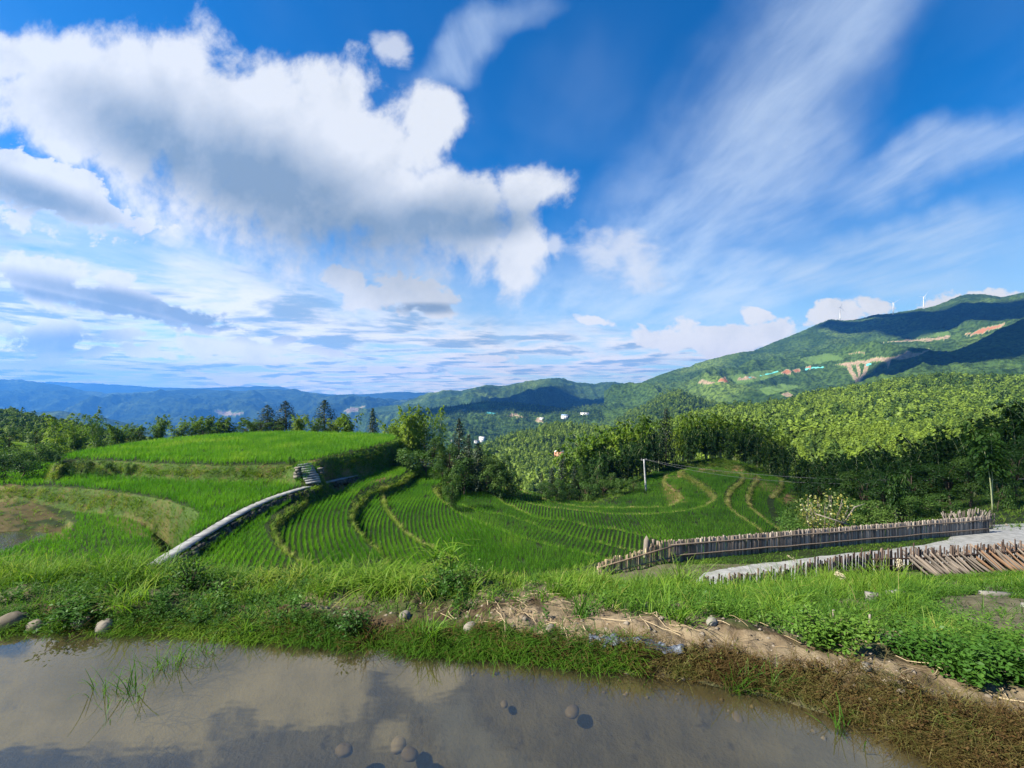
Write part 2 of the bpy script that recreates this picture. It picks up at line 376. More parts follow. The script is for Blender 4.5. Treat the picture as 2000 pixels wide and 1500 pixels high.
# ------------------------------------------------------------------ far base of the hillside: thin-plate surface
BC = [(-400,30,-10.4),(-400,60,-9),(-400,120,-12),(0,30,-10.3),(0,45,-9.2),(0,60,-8.6),(0,120,-14),(100,50,-8.8),(200,72,-9.5),(200,120,-20),
 (450,74,-8.6),(450,84,-11.5),(450,120,-26),(650,74,-8.6),(650,84,-11.5),(650,120,-28),(700,50,-8.7),(760,56.5,-9.5),(820,63,-10.8),(780,64,-10.2),(780,80,-14),(780,120,-32),(900,60,-14.6),(900,75,-21),(900,120,-40),
 (1000,62,-17),(1000,80,-25),(1000,120,-42),(1100,64,-16.6),(1100,75,-21),(1100,120,-38),(1200,72,-16.6),(1200,80,-18),(1200,120,-30),(1350,81,-13.3),(1350,95,-15.5),(1350,125,-26),
 (1450,81,-13.4),(1450,95,-16),(1450,125,-27),(1550,62,-15.8),(1550,85,-18),(1550,125,-29),(1650,35,-12),(1650,60,-15.5),(1650,125,-29),(1800,30,-9),(1800,45,-12),(1800,80,-17),
 (1800,125,-29),(2000,28,-7.2),(2000,42,-8.5),(2000,80,-12),(2000,125,-22),(2500,30,-6),(2500,80,-7),(2500,125,-14)]
for p_ in range(-400, 2501, 200):
    for y_ in (17.0, 19.8):
        BC.append((p_, y_, float(near_raw(p_, y_))))
    if p_ < 1250: BC.append((p_, 28, -12.0))
BC = np.array(BC)
def tp(a, b):
    r2 = ((a[:, None, :] - b[None, :, :])**2).sum(-1); return .5 * r2 * np.log(r2 + 1e-9)
BX = np.stack([BC[:, 0]/400, 2.2*np.log(BC[:, 1])], 1); nb = len(BX)
A_ = np.zeros((nb+3, nb+3)); A_[:nb, :nb] = tp(BX, BX) + np.eye(nb)*.01; A_[:nb, nb] = 1; A_[:nb, nb+1:] = BX; A_[nb, :nb] = 1; A_[nb+1:, :nb] = BX.T
BW = np.linalg.solve(A_, np.concatenate([BC[:, 2], [0, 0, 0]]))
def far_base(px, Y):
    q = np.stack([px.ravel()/400, 2.2*np.log(Y.ravel())], 1); o = np.empty(len(q))
    for i in range(0, len(q), 40000):
        s = q[i:i+40000]; o[i:i+40000] = tp(s, BX) @ BW[:nb] + BW[nb] + s @ BW[nb+1:]
    return o.reshape(px.shape)

# ------------------------------------------------------------------ terraces, traced lips on their own levels
TER = {}                                              # name: (z, pixel outline)
TER['valley'] = (-15.2, [(1000,945),(1039,960),(1108,977),(1165,984),(1200,976),(1235,955),(1262,928),(1290,922),(1420,922),(1500,960),(1560,1030),(1400,1100),(1000,1100),(960,960)])
TER['contour_low'] = (-14.6, [(985,944),(1030,963),(1075,978),(1120,987),(1180,990),(1240,991),(1300,988),(1327,976),(1322,963),(1302,950),(1297,936),(1308,925),(1345,920),(1420,922),(1450,1000),(1450,1100),(1000,1100),(930,960)])
TER['r6'] = (-15.9, [(1485,930),(1560,950),(1545,965),(1537,980),(1543,1005),(1550,1020),(1560,1040),(1450,1045),(1440,960)])
TER['r5'] = (-15.1, [(1465,925),(1520,932),(1524,950),(1512,965),(1505,985),(1512,1005),(1520,1025),(1540,1045),(1430,1045),(1430,960)])
TER['r4'] = (-14.4, [(1440,922),(1480,928),(1470,945),(1462,965),(1464,985),(1478,1000),(1500,1018),(1520,1040),(1400,1060),(1400,960)])
TER['contour_mid'] = (-13.8, [(955,938),(973,946),(994,957),(1012,975),(1060,987),(1120,994),(1210,1003),(1290,1001),(1360,991),(1393,976),(1390,962),(1370,945),(1345,931),(1327,920),(1350,914),(1400,914),(1440,922),(1451,930),(1446,940),(1428,955),(1420,973),(1426,992),(1448,1010),(1490,1040),(1450,1100),(1000,1100),(900,950)])
TER['m5'] = (-12.9, [(885,924),(905,923),(922,926),(949,957),(976,975),(1018,997),(1060,1011),(1108,1015),(1150,1026),(1210,1034),(1270,1047),(1320,1058),(1400,1062),(1330,1110),(900,1110),(840,950)])
TER['m4'] = (-11.9, [(850,960),(886,978),(940,996),(994,1006),(1036,1020),(1090,1038),(1150,1053),(1225,1072),(1270,1090),(1230,1130),(840,1130)])
TER['m3'] = (-10.8, [(795,922),(815,914),(842,912),(866,909),(874,922),(876,937),(863,947),(849,957),(863,975),(895,999),(940,1020),(1000,1041),(1060,1059),(1150,1081),(1185,1092),(1195,1112),(1000,1130),(740,1120),(700,1000),(720,950)])
TER['m3a'] = (-10.45, [(735,962),(752,990),(768,1013),(786,1035),(820,1058),(852,1076),(880,1092),(760,1120),(640,1060),(640,990)])
TER['m2'] = (-9.4, [(765,914),(802,914),(792,928),(762,941),(722,956),(701,975),(690,995),(688,1010),(699,1035),(719,1055),(742,1076),(752,1100),(600,1125),(520,1050),(590,960),(690,932)])
TER['m1'] = (-8.6, [(606,959),(600,968),(588,981),(563,997),(541,1015),(535,1035),(545,1060),(566,1082),(592,1100),(612,1114),(500,1125),(350,1118),(345,1082),(430,1040),(530,985),(575,968)])
TER['l2'] = (-9.9, [(110,1000),(200,1003),(262,1010),(300,1034),(312,1058),(300,1110),(-100,1140),(-30,1085),(60,1052),(130,1030),(125,1005)])
TER['l1'] = (-8.1, [(-150,925),(30,912),(85,905),(300,925),(560,928),(636,934),(648,938),(620,950),(540,976),(480,1003),(430,1032),(380,1062),(345,1084),(318,1100),(300,1096),(330,1062),(358,1035),(374,1010),(367,999),(340,987),(280,971),(200,959),(100,951),(0,949),(-150,950)])
TER['path'] = (-7.95, None)
TER['plateau'] = (-6.5, [(95,903),(112,895),(150,884),(200,876),(300,861),(400,852),(480,847),(560,845),(650,846),(720,848),(765,851),(784,856),(775,864),(742,872),(682,886),(640,896),(602,904),(550,907),(420,907),(300,904),(200,899),(130,898),(105,908)])
PATHPX = [(300,1106,-7.95),(322,1091,-7.95),(345,1077,-7.95),(380,1055,-7.95),(430,1025,-7.95),(480,996.5,-7.95),(530,974,-7.96),(580,957,-8.03),(620,946.5,-8.2),(660,937,-8.5),(700,927,-8.95),(747,914.5,-9.55),(790,912,-10.2),(835,911.5,-10.85)]
pathc = smooth_line(np.array([PZ(a, b, c_) for a, b, c_ in PATHPX]), 10)
def offset_line(c, d):
    t = np.gradient(c[:, :2], axis=0); t /= np.linalg.norm(t, axis=1)[:, None]
    o = c.copy(); o[:, 0] += t[:, 1]*d; o[:, 1] -= t[:, 0]*d; return o           # + = right of travel
pl, pr = offset_line(pathc, -.44), offset_line(pathc, .46)
WORLDPOLY = {}
for k, (z, px_) in TER.items():
    WORLDPOLY[k] = np.vstack([pl, pr[::-1]])[:, :2] if k == 'path' else smooth_line(np.array([PZ(a, b, z) for a, b in px_]), 6, True)[:, :2]
TZ = {k: v[0] for k, v in TER.items()}
ORDER = sorted(TER, key=lambda k: TZ[k]); ORDER.remove('l1'); ORDER.insert(ORDER.index('path'), 'l1')
ORDER.remove('l2'); ORDER.insert(0, 'l2')
# polar grid
HPX = np.arange(-420, 2461, 4.0); HLY = np.arange(math.log(15.5), math.log(128), .0058)
GX, GL = np.meshgrid(HPX, HLY); GY = np.exp(GL); GWX = (GX - HX) / F * GY
def blur(a, n=1):
    for _ in range(n):
        b = np.pad(a, 1, mode='edge')
        a = (b[:-2, 1:-1] + b[2:, 1:-1] + 2*b[1:-1, 1:-1]) / 4
        b = np.pad(a, 1, mode='edge')
        a = (b[1:-1, :-2] + b[1:-1, 2:] + 2*b[1:-1, 1:-1]) / 4
    return a
fb = far_base(GX, GY); nz = near_z(GX.ravel(), GY.ravel()).reshape(GX.shape)
bl = sstep(GY, 17.5, 20.5)
HZ = nz * (1 - bl) + fb * bl
HZ = HZ + bl * (1 - sstep(GX, 1300, 1400) * (1 - sstep(GY, 20.5, 24))) * .5 * (fbm(GWX*.35, GY*.35, 21, 4) - .5) * np.clip((GY - 20)/15, .3, 2.5)
WIN = np.full(GX.shape, -1, np.int16)
wob = .16
wx = GWX + wob * 2*(fbm(GWX*1.1, GY*1.1, 31, 3) - .5); wy = GY + wob * 2*(fbm(GWX*1.1 + 9, GY*1.1, 32, 3) - .5)
for i, k in enumerate(ORDER):
    w = (GWX, GY) if k in ('path',) else (wx, wy)
    ins = inpoly(w[0], w[1], WORLDPOLY[k])
    if k == 'path':
        pz = np.zeros(ins.sum()); gx_, gy_ = GWX[ins], GY[ins]
        j = np.argmin((gx_[:, None] - pathc[None, :, 0])**2 + (gy_[:, None] - pathc[None, :, 1])**2, 1); HZ[ins] = pathc[j, 2]
    else: HZ = np.where(ins, TZ[k], HZ)
    WIN[ins] = i
# the bank carries the stairs: a ramp of earth under them
sa, sb = PZ(594, 905, -6.45), PZ(613, 944, -7.90); sv = (sa - sb)[:2]; sl = np.hypot(*sv); su = sv/sl
sf = ((GWX - sb[0])*su[0] + (GY - sb[1])*su[1])/sl; sc_ = np.abs((GWX - sb[0])*su[1] - (GY - sb[1])*su[0])
ramp_z = sb[2] + (sa[2] - sb[2])*np.clip(sf, 0, 1) - .10
HZ = np.where((sf > 0) & (sf < 1.25) & (sc_ < 1.3), np.maximum(HZ, ramp_z - .35*np.clip(sc_ - .5, 0, 1)), HZ)
# the muddy pool beside the lower left field is a little lower
mudpoly = np.array([PZ(a, b, -10.15) for a, b in [(-200,1040),(0,1037),(60,1034),(92,1042),(88,1050),(40,1070),(0,1086),(-200,1130)]])[:, :2]
mud = inpoly(GWX, GY, mudpoly); HZ = np.where(mud, -10.3, HZ); WIN[mud] = -2
hb = blur(HZ, 6); lf = (1 - sstep(GX, 420, 520)) * (1 - .0*GY); lf = np.maximum(lf, (GX < 800)*(GY < 52)*(GY > 36)*(1 - sstep(GX, 560, 580)*(1 - sstep(GX, 640, 660))))
HS = blur(HZ, 2)*(1 - lf) + hb*lf
edge = np.abs(HZ - blur(HZ, 4))                       # close to a riser
lipup = np.clip(HZ - blur(HZ, 5), 0, .5)
HS = HS + np.where(WIN >= 0, .35*np.clip(lipup, 0, .25), 0)           # small bund along every lip
slope = np.hypot(*np.gradient(HS)[::-1]) / np.maximum(GY*4/F, .01)
HS = HS + .10 * np.clip(slope, 0, 1.2) * (fbm(GWX*2.5, GY*2.5, 41, 3) - .5) * 2
def glook(G, px, lY):
    c = np.clip((px - HPX[0]) / 4.0, 0, len(HPX) - 1.001); r = np.clip((lY - HLY[0]) / .0058, 0, len(HLY) - 1.001)
    ci = c.astype(int); ri = r.astype(int); fc = c - ci; fr = r - ri
    return (G[ri, ci]*(1-fc) + G[ri, ci+1]*fc)*(1-fr) + (G[ri+1, ci]*(1-fc) + G[ri+1, ci+1]*fc)*fr
def gnear(G, px, lY):
    c = np.clip(np.rint((px - HPX[0]) / 4.0), 0, len(HPX) - 1).astype(int); r = np.clip(np.rint((lY - HLY[0]) / .0058), 0, len(HLY) - 1).astype(int)
    return G[r, c]
def zg(X, Y):
    X = np.atleast_1d(np.asarray(X, float)); Y = np.atleast_1d(np.asarray(Y, float))
    px = HX + X/Y*F
    return np.where(Y < 15.9, near_z(px, Y), glook(HS, px, np.log(Y)))

# materials of the ground
def ground_mat(name, lo, hi, rim):
    m, N, out = newmat(name)
    g = N.n('ShaderNodeNewGeometry'); p = g.outputs['Position']; nz_ = N.sep(g.outputs['Normal'])[2]
    n = N.noise(p, 1.7, 6, .65); n2 = N.noise(p, 12, 5, .6)
    a = N.mix(N.ss(n, .35, .65), lo, hi)
    a = N.mix(N.m('MULTIPLY', n2, .5), a, (lo[0]*.5, lo[1]*.5, lo[2]*.5))
    b = N.mix(N.ss(N.noise(p, .9, 6, .7), .46, .64), rim[0], rim[1])
    b = N.mix(N.ss(N.noise(N.mapping(p, sc=(1, 1, .6)), 7, 6, .7), .44, .58), b, rim[2])
    col = N.mix(N.ss(nz_, .93, .75), a, b)
    col = N.mix(attr(N, 'soil'), col, N.mix(N.ss(n2, .3, .7), (.15, .088, .045), (.25, .155, .080)))
    bsdf(N, out, col, .95, .1, n2, .6, .06); return m
M_HILL = ground_mat('terraced earth', (.016, .024, .008), (.024, .044, .010), ((.035, .060, .014), (.085, .060, .028), (.055, .095, .020)))
soil = np.zeros(GX.shape)
def soilpoly(z, pts, amt=1.0, ns=.8):
    po = np.array([PZ(a, b, z) for a, b in pts])[:, :2]
    ins = inpoly(wx, wy, po).astype(float)
    soil[:] = np.maximum(soil, blur(ins, 1) * amt * sstep(fbm(GWX*ns, GY*ns, 55, 4), .30, .50))
soilpoly(-13.5, [(1300,920),(1340,913),(1400,905),(1440,908),(1500,922),(1560,945),(1550,955),(1480,930),(1430,922),(1350,918),(1315,924)])
soilpoly(-14.6, [(1290,945),(1310,940),(1330,965),(1345,980),(1310,985),(1300,960)], .75)
soilpoly(-9.4, [(-100,965),(40,975),(140,1000),(140,1040),(0,1042),(-100,1045)], .28)
soilpoly(-9.0, [(200,985),(330,1000),(335,1040),(300,1030),(210,1003)], .35)
soilpoly(-9.0, [(600,955),(750,915),(770,922),(700,945),(620,965)], .75)
V = np.stack([GWX, GY, HS - .02*(GY < 16.6)], -1)
ground_parts = mesh('hillside', V.reshape(-1, 3), gridfaces(*GX.shape), M_HILL, True, {'soil': soil.ravel()})
tag(obj('hillside', ground_parts), 'green hillside cut into stepped rice terraces below the pond bank', 'hillside', kind='structure')

# near bank mesh
BPX = np.arange(-620, 2621, 4.0); BLY = np.arange(math.log(.9), math.log(16.3), .0105)
QX, QL = np.meshgrid(BPX, BLY); QY = np.exp(QL); QWX = (QX - HX) / F * QY
QZ = near_z(QX.ravel(), QY.ravel()).reshape(QX.shape)
dw = QY - yw_of(QX)
lipd = np.interp(QX, NPX, KY[3]) ; trail = np.interp(QX, NPX, KY[4]); mid1 = np.interp(QX, NPX, KY[5])
sand = sstep(QX, 880, 1080) * sstep(QY, lipd - .10, lipd + .02) * (1 - sstep(QY, trail - .12, trail + .05 + .3*(1 - sstep(QX, 1000, 1250))))
sand = np.clip(sand * (.10 + 1.35*fbm(QWX*2.2, QY*2.2, 61, 4)), 0, 1)
sand = np.maximum(sand, .55 * sstep(fbm(QWX*1.1, QY*1.6, 62, 4), .58, .66) * sstep(dw, .2, .4) * (QY < 5.2))
plotpx = [(1810,1182),(1850,1172),(1912,1160),(1935,1152),(1990,1172),(2100,1190),(2300,1260),(2160,1300),(2010,1262),(1930,1240),(1840,1212)]
def near_at(px, py):
    """depth at which the sight line through a photo pixel meets the near ground"""
    Y = np.exp(np.linspace(math.log(1.2), math.log(16), 900)); d = near_raw(np.full(900, float(px)), Y) - (HY - py)/F*Y
    i = np.where(d >= 0)[0]; return Y[i[0]] if len(i) else 16.
plotw = np.array([[(a - HX)/F*near_at(a, b), near_at(a, b)] for a, b in plotpx])
plot = blur(inpoly(QWX + .1*(fbm(QWX*4, QY*4, 71, 3)-.5), QY, plotw).astype(float), 2)
def bank_mat():
    m, N, out = newmat('pond bank earth')
    p = N.n('ShaderNodeNewGeometry').outputs['Position']
    n = N.noise(p, 6, 8, .65); n2 = N.noise(p, 40, 6, .6); n3 = N.noise(p, 2.2, 5, .6)
    earth = N.mix(N.ss(n, .35, .65), (.030, .020, .011), (.085, .060, .034))
    earth = N.mix(N.ss(n3, .45, .62), earth, (.040, .052, .016))
    tan = N.mix(N.ss(n, .3, .68), (.11, .080, .047), (.20, .158, .100))
    tan = N.mix(N.ss(n2, .52, .75), tan, (.10, .078, .048))
    col = N.mix(N.ss(N.m('ADD', attr(N, 'sand'), N.m('MULTIPLY', N.m('SUBTRACT', n2, .5), .5)), .25, .55), earth, tan)
    gravel = N.mix(N.ss(n2, .35, .65), (.11, .080, .058), (.21, .165, .130))
    col = N.mix(attr(N, 'plot'), col, gravel)
    mudc = N.mix(N.ss(N.noise(p, 3, 6, .6), .35, .68), (.066, .061, .036), (.108, .100, .064))
    mudc = N.mix(N.ss(N.noise(p, 9, 4, .6), .58, .72), mudc, (.055, .050, .030))
    col = N.mix(attr(N, 'bed'), col, mudc)
    bsdf(N, out, col, .95, .1, N.m('ADD', n2, n), .7, .02); return m
bed = 1 - sstep(QZ, W - .05, W + .05)
tag(obj('pond_bank', mesh('pond_bank', np.stack([QWX, QY, QZ], -1).reshape(-1, 3), gridfaces(*QX.shape), bank_mat(), True,
    {'sand': sand.ravel(), 'plot': plot.ravel(), 'bed': bed.ravel()})), 'earth bank between the muddy pond and the terraces', 'bank', kind='structure')
# ground behind and beside the camera
o = MB(); o.box((0, -6, -2.35), (30, 13.76, .2)); tag(o.build('ground', M_HILL), kind='structure')

# pond water
def water_mat(name, tint, ior, rough, wave, sc=1.0):
    m, N, out = newmat(name)
    p = N.n('ShaderNodeNewGeometry').outputs['Position']
    n = N.noise(N.mapping(p, sc=(1.0*sc, 2.2*sc, 1)), 1.6, 3, .5)
    b = N.n('ShaderNodeBump'); N.put(b.inputs['Height'], n); b.inputs['Strength'].default_value = wave; b.inputs['Distance'].default_value = .02
    lw = N.n('ShaderNodeLayerWeight'); N.t.links.new(b.outputs[0], lw.inputs['Normal']); f0 = ((ior - 1)/(ior + 1))**2
    fr = N.m('ADD', f0, N.m('MULTIPLY', 1 - f0, N.m('POWER', lw.outputs['Facing'], 5.0)))       # Schlick, the same from both sides
    tr = N.n('ShaderNodeBsdfTransparent'); tr.inputs[0].default_value = (*tint, 1)
    df = N.n('ShaderNodeBsdfDiffuse'); df.inputs[0].default_value = (.050, .046, .031, 1)
    mx0 = N.n('ShaderNodeMixShader'); mx0.inputs[0].default_value = .25
    N.t.links.new(tr.outputs[0], mx0.inputs[1]); N.t.links.new(df.outputs[0], mx0.inputs[2])
    gl = N.n('ShaderNodeBsdfGlossy'); gl.inputs['Roughness'].default_value = rough; gl.inputs[0].default_value = (1, .945, .83, 1); N.t.links.new(b.outputs[0], gl.inputs['Normal'])
    mx = N.n('ShaderNodeMixShader'); N.t.links.new(fr, mx.inputs[0])
    N.t.links.new(mx0.outputs[0], mx.inputs[1]); N.t.links.new(gl.outputs[0], mx.inputs[2])
    N.t.links.new(mx.outputs[0], out.inputs[0]); return m
M_POND = water_mat('pond water', (.84, .78, .60), 2.3, .015, .09)
wp = np.arange(-600, 2601, 40.0); far_y = yw_of(wp) + .35
nr = 14; rows = []
for t in np.linspace(0, 1, nr):
    yy_ = .9 + (np.maximum(far_y, 1.2) - .9)*t; rows.append(np.stack([(wp - HX)/F*yy_, yy_, np.full(len(wp), W)], 1))
tag(obj('pond_water', mesh('pond_water', np.concatenate(rows), gridfaces(nr, len(wp)), M_POND, True)), 'shallow brown pond water', 'water', kind='structure')
# muddy pool on the lower left terrace
mv = np.array([[a, b, -10.17] for a, b in mudpoly]); 
tag(obj('mud_pool', mesh('mud_pool', mv, [np.arange(len(mv))[None, ::-1]], water_mat('mud water', (.6, .5, .35), 1.5, .06, .6, 2.0))), 'brown muddy water of a flooded field', 'water', kind='structure')

# ------------------------------------------------------------------ far hills and mountains (structure)
LOFT = {}
def loft(name, curves, p0, p1, step, nt, amp, ns, mat, tree=0.0, ts=12.0, seed=0, back=.5, soilp=(), label=None, sil=1.5, kind='structure', powr=1.0, ridge=0.0):
    px = np.arange(p0, p1 + .1, step)
    cs = []
    for c in curves:
        c = np.array(c, float); cs.append(np.stack([np.interp(px, c[:, 0], c[:, 1]), np.interp(px, c[:, 0], c[:, 2])], 1))
    cs = np.array(cs)
    cs[-1, :, 0] += sil * 2*(fbm(px/14, px*0, seed + 5, 4) - .5)
    zc = (HY - cs[:, :, 0]) / F * cs[:, :, 1]; yc = cs[:, :, 1]
    tt = np.linspace(0, len(cs) - 1, nt); k = np.minimum(tt.astype(int), len(cs) - 2); f = (tt - k)[:, None]
    Y = yc[k]*(1-f) + yc[k+1]*f; Z = zc[k]*(1-f) + zc[k+1]*f
    PX = np.broadcast_to(px, Y.shape)
    X = (PX - HX)/F*Y
    t01 = (tt / (len(cs) - 1))[:, None]
    env = np.sin(np.pi*np.clip(t01, 0, 1)**powr)**.8
    Z = Z + env * amp * (ridged(X/ns, Y/ns, seed, 5) - .55) * 2 + env * amp * .5 * (ridged(X/ns*3.1, Y/ns*3.1, seed + 3, 4) - .5)
    if tree:
        tn = np.maximum(fbm(X/ts, Y/ts, seed + 9, 2), fbm(X/ts + 31.3, Y/ts + 7.7, seed + 13, 2)) 
        Z = Z + tree * (tn - .5) * 2
    yb = Y[-1]; zb = Z[-1]; xs = [X]; ys = [Y]; zs = [Z]
    for d in (.03, .1, .25, .5):
        y2 = yb*(1 + d*back); xs.append(((px - HX)/F*y2)[None]); ys.append(y2[None]); zs.append((zb - (y2 - yb)*.55)[None])
    X = np.concatenate(xs); Y = np.concatenate(ys); Z = np.concatenate(zs)
    at = np.zeros(X.shape)
    vpx = HX + X/Y*F; vpy = HY - Z/Y*F
    jx = vpx + 3.0*(fbm(X/ns*14, Y/ns*14, 77, 3) - .5)*2; jy = vpy + 3.0*(fbm(X/ns*14, Y/ns*14, 78, 3) - .5)*2
    for amt, po in soilp: at = np.maximum(at, amt * inpoly(jx, jy, po))
    o = obj(name, mesh(name, np.stack([X, Y, Z], -1).reshape(-1, 3), gridfaces(*X.shape), mat, True, {'soil': at.ravel()}))
    tag(o, label, 'hill', kind=kind)
    LOFT[name if name not in LOFT else name + str(len(LOFT))] = (X[:nt], Y[:nt], Z[:nt], vpx[:nt], vpy[:nt], at[:nt])
    return o
def loft_at(name, px, py):
    X, Y, Z, vx, vy, _ = LOFT[name]; d = (vx - px)**2 + (vy - py)**2; i = np.unravel_index(np.argmin(d), d.shape)
    return X[i], Y[i], Z[i]
def hill_mat(name, dark, mid, light, scale, tscale, soils, bd):
    m, N, out = newmat(name)
    p = N.n('ShaderNodeNewGeometry').outputs['Position']
    n = N.noise(p, 1/scale, 6, .6); t = N.noise(p, 1/tscale, 3, .6); w = N.noise(p, .25/scale, 4, .55)
    col = N.mix(N.ss(n, .36, .62), dark, mid)
    col = N.mix(N.ss(w, .50, .66), col, light)
    col = N.mix(N.m('MULTIPLY', N.ss(t, .62, .36), .8), col, tuple(.35*a for a in dark))
    a = attr(N, 'soil')
    s = N.mix(N.ss(N.noise(p, 1.2/tscale, 5, .6), .35, .65), soils[0], soils[1])
    s = N.mix(N.ss(a, .80, .90), s, soils[2])                 # 1.0 = orange cut
    s = N.mix(N.ss(a, 0.45, 0.30), s, (.075, .125, .030))        # about .25 = open fields
    col = N.mix(N.ss(a, .05, .15), col, s)
    bsdf(N, out, col, 1.0, .0, t, .8, bd); return m
SOILS = ((.17, .125, .080), (.29, .22, .145), (.27, .115, .055))
M_FAR = hill_mat('distant wooded ridge', (.022, .040, .014), (.040, .065, .020), (.085, .12, .035), 260, 40, SOILS, 20)
M_MTN = hill_mat('wooded mountain', (.028, .055, .014), (.055, .095, .020), (.10, .15, .030), 120, 11, SOILS, 6)
M_WOOD = hill_mat('wooded hill floor', (.018, .034, .009), (.035, .065, .014), (.07, .10, .02), 40, 6, SOILS, 3)

# valley floor sheet reaching the horizon
g = np.array([[-14000, -300, -520], [14000, -300, -520], [14000, 13500, -520], [-14000, 13500, -520.]])
tag(obj('valley_floor', mesh('valley_floor', g, [[[0, 1, 2, 3]]], M_FAR, False, {'soil': np.zeros(4)})), kind='structure')

loft('distant_mountains', [[(-400,830,7000),(2000,830,7000)], [(-400,800,8600),(2000,800,8600)],
     [(-400,752,10500),(0,748,10500),(110,746,10500),(200,750,10500),(300,756,10500),(360,758,10500),(430,757,10500),(500,754,10500),(545,755,10500),(600,766,10500),(660,771,10500),(720,769,10500),(780,765,10500),(850,768,10500),(1000,772,10500),(1200,772,10500),(2000,770,10500)]],
     -400, 1500, 5, 40, 70, 900, M_FAR, sil=1.2, seed=3, label='pale blue mountains on the horizon')
loft('blue_ridge', [[(-300,900,3400),(1000,900,3400)], [(-300,850,4400),(200,846,4300),(500,840,4500),(1000,845,4500)], [(-300,790,5600),(0,785,5600),(250,800,5200),(420,790,5600),(560,800,5600),(800,800,5600),(1000,800,5600)],
     [(-300,752,6500),(0,741,6500),(40,742,6500),(85,748,6500),(130,755,6500),(165,764,6500),(210,768,6600),(280,766,6700),(355,760,6800),(400,761,6900),(450,765,6900),(520,760,7000),(580,762,7000),(640,774,7000),(690,771,7000),(740,779,7000),(800,783,7000),(870,785,7000),(1000,790,7000)]],
     -300, 1000, 2.5, 130, 230, 900, M_FAR, tree=9, ts=60, sil=1.2, seed=11, soilp=[(.6, [(405,803),(430,800),(455,806),(482,804),(470,812),(440,812)]), (.6, [(665,802),(690,795),(716,792),(705,800),(680,806)]), (.6, [(740,803),(765,806),(745,809)])], label='long blue ridge behind the upper rice field')
loft('spur_ridge', [[(0,905,1500),(420,905,1500)], [(-100,850,2000),(100,845,2000),(300,850,2100),(420,880,2200)], [(-300,800,2600),(0,806,2600),(120,803,2600),(180,812,2600),(230,822,2600),(280,836,2600),(330,850,2600),(420,880,2600)]],
     -300, 420, 2.5, 60, 40, 350, M_FAR, tree=5, ts=30, seed=14, label='low dark blue spur below the long ridge')
loft('middle_range', [[(760,880,2300),(1600,860,2300)], [(760,830,3000),(900,815,2900),(1100,800,2900),(1300,800,2900),(1600,800,2900)], 
     [(700,800,3900),(780,790,3900),(830,770,3900),(868,762,3900),(900,764,3900),(950,752,3900),(980,755,3900),(1020,747,3900),(1058,740,3900),(1100,739,3900),(1122,747,3900),(1160,750,3900),(1200,747,3900),(1232,751,3900),(1300,742,3900),(1600,745,3900)]],
     700, 1600, 2, 130, 130, 560, M_MTN, tree=7, ts=28, seed=23, label='blue green mountain range across the valley')
loft('valley_slope', [[(820,900,950),(1480,880,950)], [(820,865,1150),(960,862,1150),(1100,860,1150),(1480,850,1150)], [(820,835,1500),(960,832,1500),(1100,825,1500),(1280,830,1400),(1480,825,1400)],
     [(780,806,2050),(860,797,2050),(960,783,2050),(1030,790,2100),(1100,800,2100),(1180,790,2100),(1250,782,2000),(1330,770,2000),(1480,760,2000)]],
     780, 1480, 1.6, 200, 42, 260, M_MTN, tree=4.5, ts=13, seed=31, sil=2.5,
     soilp=[(.7, [(990,812),(1005,808),(1018,813),(1030,817),(1012,815)]), (.7, [(1042,822),(1056,815),(1060,822),(1070,827),(1055,826)]), (.7, [(888,800),(912,799),(905,803)]), (.25, [(920,790),(960,788),(955,793),(925,795)])],
     label='shaded wooded slope in the valley with clearings')
